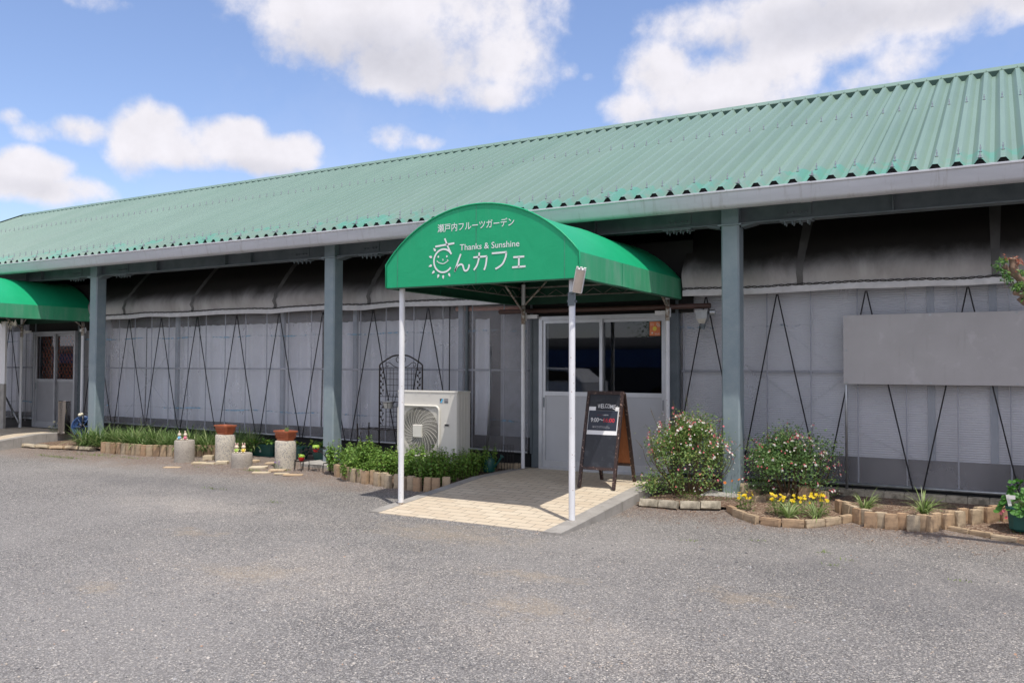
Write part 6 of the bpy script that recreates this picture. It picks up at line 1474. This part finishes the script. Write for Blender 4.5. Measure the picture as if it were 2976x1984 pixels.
# teal pot of geraniums at the right edge
def geranium():
    p = gnd(2000+2300/2.41, 1380+412/2.41); x, y = p.x+.115, p.y+.13; t = thing('potted_geranium', 'teal plastic pot with round geranium leaves and a white tag at the right edge', 'potted plant', (x, y, gz(y)+.01))
    def ring(hx, hy, z, c=.04): return [(-hx+c, -hy, z), (hx-c, -hy, z), (hx, -hy+c, z), (hx, hy-c, z), (hx-c, hy, z), (-hx+c, hy, z), (-hx, hy-c, z), (-hx, -hy+c, z)]
    R_ = [ring(.15, .11, 0), ring(.17, .125, .02), ring(.172, .127, .045), ring(.185, .14, .19), ring(.20, .15, .195), ring(.20, .15, .215), ring(.185, .135, .215), ring(.18, .13, .18)]; mb = MB(); n = 8
    mb.add([a for b in R_ for a in b], [tuple(range(n-1, -1, -1))]+[(k*n+i, k*n+(i+1) % n, k*n+n+(i+1) % n, k*n+n+i) for k in range(len(R_)-1) for i in range(n)]); mb.build('pot', 'plastic_teal', t)
    mb = MB(); mb.add(ring(.18, .13, .181), [tuple(range(8))]); mb.build('soil', 'soil', t)
    r = random.Random(2); ml = MB(); ms = MB()
    for k in range(95):
        a = r.uniform(0, 2*PI); e = r.random(); d = Vector((math.cos(a)*.26*(1-e*.45), math.sin(a)*.20*(1-e*.45), .16+.25*e*r.uniform(.6, 1.1))); ms.tube([(d.x*.2, d.y*.2, .18), d], .002, 4)
        n_ = Vector((d.x*2.2+r.gauss(0, .3), d.y*2.2-.25+r.gauss(0, .3), .7)).normalized(); u, w = frame(n_); R0 = r.uniform(.026, .046); K = 14; V = [d-n_*.006]
        for i in range(K): b = 2*PI*i/K; rr = R0*(1+.09*math.cos(5*b)); V.append(d+(u*math.cos(b)+w*math.sin(b))*rr+n_*.007*math.cos(5*b))
        ml.add(V, [(0, 1+i, 1+(i+1) % K) for i in range(K)])
    ml.build('leaves', 'leaf_geranium', t); ms.build('stems', 'stem_green', t)
    mb = MB(); mb.box((-.17, -.12, .27), (.028, .004, .10), M_=Matrix.Rotation(-.2, 3, 'Y')); mb.box((-.145, -.13, .30), (.05, .003, .035)); mb.build('plant_tag', 'plastic_white', t)
    mb = MB()
    for (a, b, c) in ((-.21, -.1, .17), (-.23, -.06, .14), (-.02, -.17, .16), (-.19, -.14, .12)): flower_head(mb, (a, b, c), (-.3, -.8, .3), 1, .018, .016, 5, .3)
    mb.build('flowers', 'petal_red', t)
geranium()

# pruned tree whose limb reaches in from the right
def tree():
    Y = 7.9; f = lambda x, y, dy=0.: at_y(2780+x/3.918, 700+y/3.918, Y+dy)
    base = Vector((1.75, 8.0, gz(8.0))); t = thing('pruned_tree', 'pruned tree with a bare stubby limb and leaf tufts reaching in from the right edge', 'tree', tuple(base)); off = tuple(base)
    fork = f(905, 760, .05); stub = [f(640, 205), f(645, 290), f(690, 400), f(770, 500, .02), f(880, 690, .04)]
    mb = MB(); k = .0115*1.5
    mb.tube(curve([base, base+Vector((-.08, 0, .55)), base+Vector((-.20, -.04, 1.0)), fork, f(880, 690, .04)], 6), [.075-.0019*i for i in range(25)], 10)
    mb.tube(curve(stub[::-1], 5), [.040, .038, .036, .034, .033, .032, .031, .030, .029, .028, .028, .028, .030, .031, .032, .030, .027, .026, .027, .029, .030][:21], 10)
    mb.tube(curve([f(700, 420), f(625, 365), f(575, 320), f(540, 285, -.02)], 4), [.028, .025, .023, .022, .021, .021, .020, .020, .019, .019, .020, .021, .021], 8)
    mb.tube(curve([fork, f(790, 632), f(715, 600), f(650, 590, -.02)], 4), [.034, .032, .03, .028, .027, .026, .025, .024, .023, .021, .019, .016, .013], 8)
    V = mb.v; mb.v = [tuple(Vector(v)+Vector((noise.noise(Vector(v)*22), noise.noise(Vector(v)*22+Vector((9, 0, 0))), noise.noise(Vector(v)*22+Vector((0, 9, 0)))))*.006) for v in V]
    mb.build('trunk', 'bark', t, True, off)
    mb = MB(); c = f(637, 203); mb.ball(c, (.027, .024, .010), 12, 6); mb.build('cut_end', 'bark_cut', t, True, off)
    r = random.Random(4); ml = MB(); ms = MB()
    def tuft(cx, cy, n, s, dy=0.):
        for k in range(n):
            p = f(cx+r.gauss(0, s), cy+r.gauss(0, s*.8), dy+r.gauss(0, s*.0035)); ml.leaf(p, (r.gauss(0, 1), r.gauss(0, .8)-.3, r.gauss(.3, .7)), (r.gauss(0, .6), -.4, 1), r.uniform(.022, .042), r.uniform(.012, .02), .2)
    for a in ((500, 240, 46, 24), (460, 310, 40, 24), (520, 350, 50, 26), (570, 420, 55, 28), (600, 460, 30, 22), (550, 225, 22, 16), (690, 540, 90, 28, -.03), (740, 500, 60, 26, -.03), (720, 360, 30, 24), (745, 380, 24, 20), (800, 620, 60, 30), (860, 520, 80, 36), (900, 300, 60, 40)): tuft(*a)
    for k in range(10): a, b = f(600+r.uniform(-60, 140), 380+r.uniform(-60, 200)), f(560+r.uniform(-80, 200), 380+r.uniform(-120, 160)); ms.tube([a, b], .002, 4)
    ml.build('crown', 'leaf_tree', t, False, off); ms.build('twigs', 'bark', t, False, off)
    ml = MB()
    for cx, cy, n, s in ((690, 215, 24, 22), (720, 240, 20, 20), (580, 200, 14, 16), (650, 330, 10, 14)):
        for k in range(n): p = f(cx+r.gauss(0, s), cy+r.gauss(0, s*.8), r.gauss(0, .04)); ml.leaf(p, (r.gauss(0, 1), r.gauss(0, .8), r.gauss(0, .9)), (r.gauss(0, .6), -.4, 1), .030, .016, .3)
    ml.build('withered_leaves', 'leaf_rust', t, False, off)
tree()

# weeds and litter: low green growth and dry bits along the beds
def litter():
    r = random.Random(9); mb = MB()
    def patch(x, y, rx, ry, n, L):
        for k in range(n):
            a = r.uniform(0, 2*PI); q = r.random()**.7; px, py = x+rx*q*math.cos(a), y+ry*q*math.sin(a); mb.blade((px, py, gz(py)), r.uniform(0, 6), L*r.uniform(.4, 1.2), .006*r.uniform(.7, 1.4), r.uniform(.3, 1.2), r.uniform(.2, 1.0), 2)
    c4 = lambda a, b: gnd(a/2, 1200+b/2)
    for (a, b, n, rx, ry) in ((100, 195, 60, .3, .07), (330, 255, 150, .6, .08), (560, 245, 130, .6, .1), (420, 265, 60, .5, .06), (1050, 265, 40, .2, .06), (1480, 338, 90, .28, .05), (1640, 333, 50, .15, .06), (1240, 443, 40, .25, .04), (1590, 520, 22, .15, .04), (760, 262, 50, .3, .06), (1180, 290, 30, .2, .05), (1960, 330, 50, .15, .1), (1170, 318, 20, .15, .04)):
        p = c4(a, b); patch(p.x, p.y, rx, ry, n, .045)
    for (px, py, n) in ((410, 420, 30), (975, 700, 20), (1020, 785, 16), (1105, 750, 10), (1870, 890, 12), (520, 620, 14), (60, 620, 18), (2110, 490, 12), (2270, 570, 20)):
        p = gnd(1976+px/2.292, 1300+py/2.292); patch(p.x, p.y, .09, .05, n, .03)
    o = mb.build('weeds', 'leaf_weed'); tag(o, 'low green weeds growing through the gravel along the beds', 'weeds'); kind(o, 'stuff')
    mb = MB()
    for k in range(2600):
        if r.random() < .5: x = r.uniform(-3.4, 1.2); y = 8.45+.35*r.random()**2*(-2 if r.random() < .5 else 3)
        else: x = r.uniform(-14.5, -5.9); y = 8.75+.22*max(0, -(x+6)*.06)+r.gauss(-.05, .28)
        if -5.75 < x < -3.36: continue
        mb.leaf((x, y, gz(y)+.012+(.055 if (y > 8.9 and x > -3) else 0)), (r.gauss(0, 1), r.gauss(0, 1), r.gauss(.05, .12)), (0, 0, 1), r.uniform(.012, .034), r.uniform(.005, .013), .3)
    o = mb.build('dry_litter', 'leaf_dry'); tag(o, 'dry brown leaf bits strewn over soil and gravel by the beds', 'leaf litter'); kind(o, 'stuff')
litter()

# small things in the corner right of the air conditioner, and wires under the left hand awning
def corner_things():
    c = at_y(1421, 1330, 9.5); z0 = gz(9.5)+.05; t = thing('watering_can', 'dark green watering can half hidden among the plants right of the air conditioner', 'watering can', (c.x, 9.5, z0))
    mb = MB(); mb.lathe([(.075, 0), (.082, .02), (.085, .14), (.078, .17), (.05, .18), (.045, .165)], (0, 0, 0), 20); mb.build('can_body', 'plastic_teal', t, True, auto=40)
    mb = MB(); mb.tube(curve([(.07, 0, .05), (.14, -.01, .12), (.20, -.02, .20)], 5), .012, 8); mb.lathe([(.012, 0), (.03, .02), (.028, .024)], (.20, -.02, .195), 12, axis=(.5, 0, .8)); mb.build('spout', 'plastic_teal', t, True, auto=40)
    mb = MB(); mb.tube(curve([(-.075, 0, .04), (-.13, 0, .12), (-.09, 0, .22), (0, 0, .235), (.05, 0, .175)], 5), .009, 8); mb.build('handle', 'plastic_teal', t, True)
    c = at_y(1470, 1358, 9.72); t = thing('wire_rack', 'small black wire rack standing by the rear post left of the main door', 'rack', (c.x, 9.72, gz(9.7)+.03)); mb = MB()
    for x in np.linspace(-.11, .11, 6): mb.tube([(x, 0, 0), (x, 0, .36)], .004, 5)
    for z in (.03, .12, .22, .35): mb.tube([(-.11, 0, z), (.11, 0, z)], .004, 5)
    for x in (-.11, .11): mb.tube([(x, 0, .12), (x, .14, .12), (x, .14, 0)], .004, 5)
    mb.build('wire_grid', 'wire_black', t)
    o = worn_box((.30, .12, .11), 3).build('edging_brick', 'brick_tan'); c = at_y(1478, 1360, 9.86); o.location = (c.x, 9.88, gz(9.8)+.02); o.rotation_euler = (0, 0, .05); tag(o, 'long brown brick lying behind the wire rack by the rear post', 'brick')
    r = random.Random(6); mb = MB(); P = []
    for i in range(140):
        f = i/139; P.append((-15.12-.9*f, 7.3+.9*math.sin(f*9)*.2+1.3*(1-f), 2.30-.05*abs(math.sin(i*.8))-.05*r.random()))
    mb.tube(P, .004, 5)
    for i in range(0, 140, 2):
        p = Vector(P[i]); mb.tube([p, p+Vector((r.gauss(0, .02), r.gauss(0, .02), -.04-.06*r.random()))], .003, 4)
    o = mb.build('string_lights', 'hose_cream'); tag(o, 'tangled unlit string lights dangling under the edge of the left awning', 'string lights')
corner_things()

# ================================================================== ACROSS THE YARD (seen mirrored in the door glass)
def across_yard():
    t = thing('storage_shed', 'low dark shed with a blue tarpaulin band across the yard, mirrored in the door glass', 'shed', (-17, -15, 0)); off = (-17, -15, 0)
    mb = MB(); arcp = [(-3.4*math.cos(PI*i/14), 2.3+.62*math.sin(PI*i/14)) for i in range(15)]
    mb.prism([(-3.4, 0)]+arcp+[(3.4, 0)], (-80, -18.4, 0), YU, ZU, XU, 75); mb.build('wall', 'shed_dark', t, False, off)
    mb = MB(); mb.box((-42, -14.96, 1.95), (74, .05, .62)); mb.box((-17, -14.94, 1.55), (14, .05, .16)); mb.build('blue_tarpaulin', 'tarp_blue', t, False, off)
    t = thing('parked_car', 'white hatchback parked across the yard, mirrored in the door glass', 'car', (-14.6, -8, 0), rz=.12)
    side = [(-1.95, .32), (-2.0, .62), (-1.88, .86), (-1.0, .98), (-.45, 1.36), (.2, 1.46), (1.2, 1.42), (1.72, 1.05), (1.92, .95), (1.95, .45), (1.85, .3)]
    mb = MB(); n = len(side); V = []
    for y, k in ((-.84, .97), (-.78, 1), (.78, 1), (.84, .97)):
        for x, z in side: V.append((x*k, y*(1 if z < 1 else .86), .3+(z-.3)*k))
    mb.add(V, [(j*n+i, j*n+(i+1) % n, j*n+n+(i+1) % n, j*n+n+i) for j in range(3) for i in range(n)]+[tuple(range(n-1, -1, -1)), tuple(3*n+i for i in range(n))]); mb.build('body', 'car_white', t)
    for y in (-.80, .80):
        mb = MB(); mb.prism([(-.86, .99), (-.40, 1.30), (.16, 1.38), (.16, .99)], (0, y-.03, 0), XU, ZU, YU, .06); mb.build('window', 'car_glass', t)
        mb = MB(); mb.prism([(.24, .99), (.24, 1.38), (1.12, 1.34), (1.50, 1.02)], (0, y-.03, 0), XU, ZU, YU, .06); mb.build('window', 'car_glass', t)
        for x in (-1.22, 1.22):
            mb = MB(); mb.lathe([(.2, -.1), (.3, -.09), (.31, 0), (.3, .09), (.2, .1)], (x, y*.98, .31), 20, axis=YU); w = mb.build('wheel', 'tyre', t, True)
            mb = MB(); mb.lathe([(.19, -.105), (.19, .105)], (x, y*.98, .31), 16, axis=YU); mb.build('rim', 'alu', w)
    t = thing('yard_tree', 'bushy tree behind the shed across the yard, mirrored in the door glass', 'tree', (-15, -22, 0)); mb = MB(); mb.tube([(0, 0, 0), (.1, 0, 1.5), (0, .1, 3)], [.16, .12, .08], 8); mb.build('trunk', 'bark', t)
    r = random.Random(8); mb = MB()
    for k in range(900):
        p = Vector((r.gauss(0, .8), r.gauss(0, .8), 3.4+r.gauss(0, .6))); mb.leaf(p, (r.gauss(0, 1), r.gauss(0, 1), r.gauss(0, .6)), (0, 0, 1), .22, .13, .2)
    mb.build('crown', 'leaf_tree', t)
across_yard()
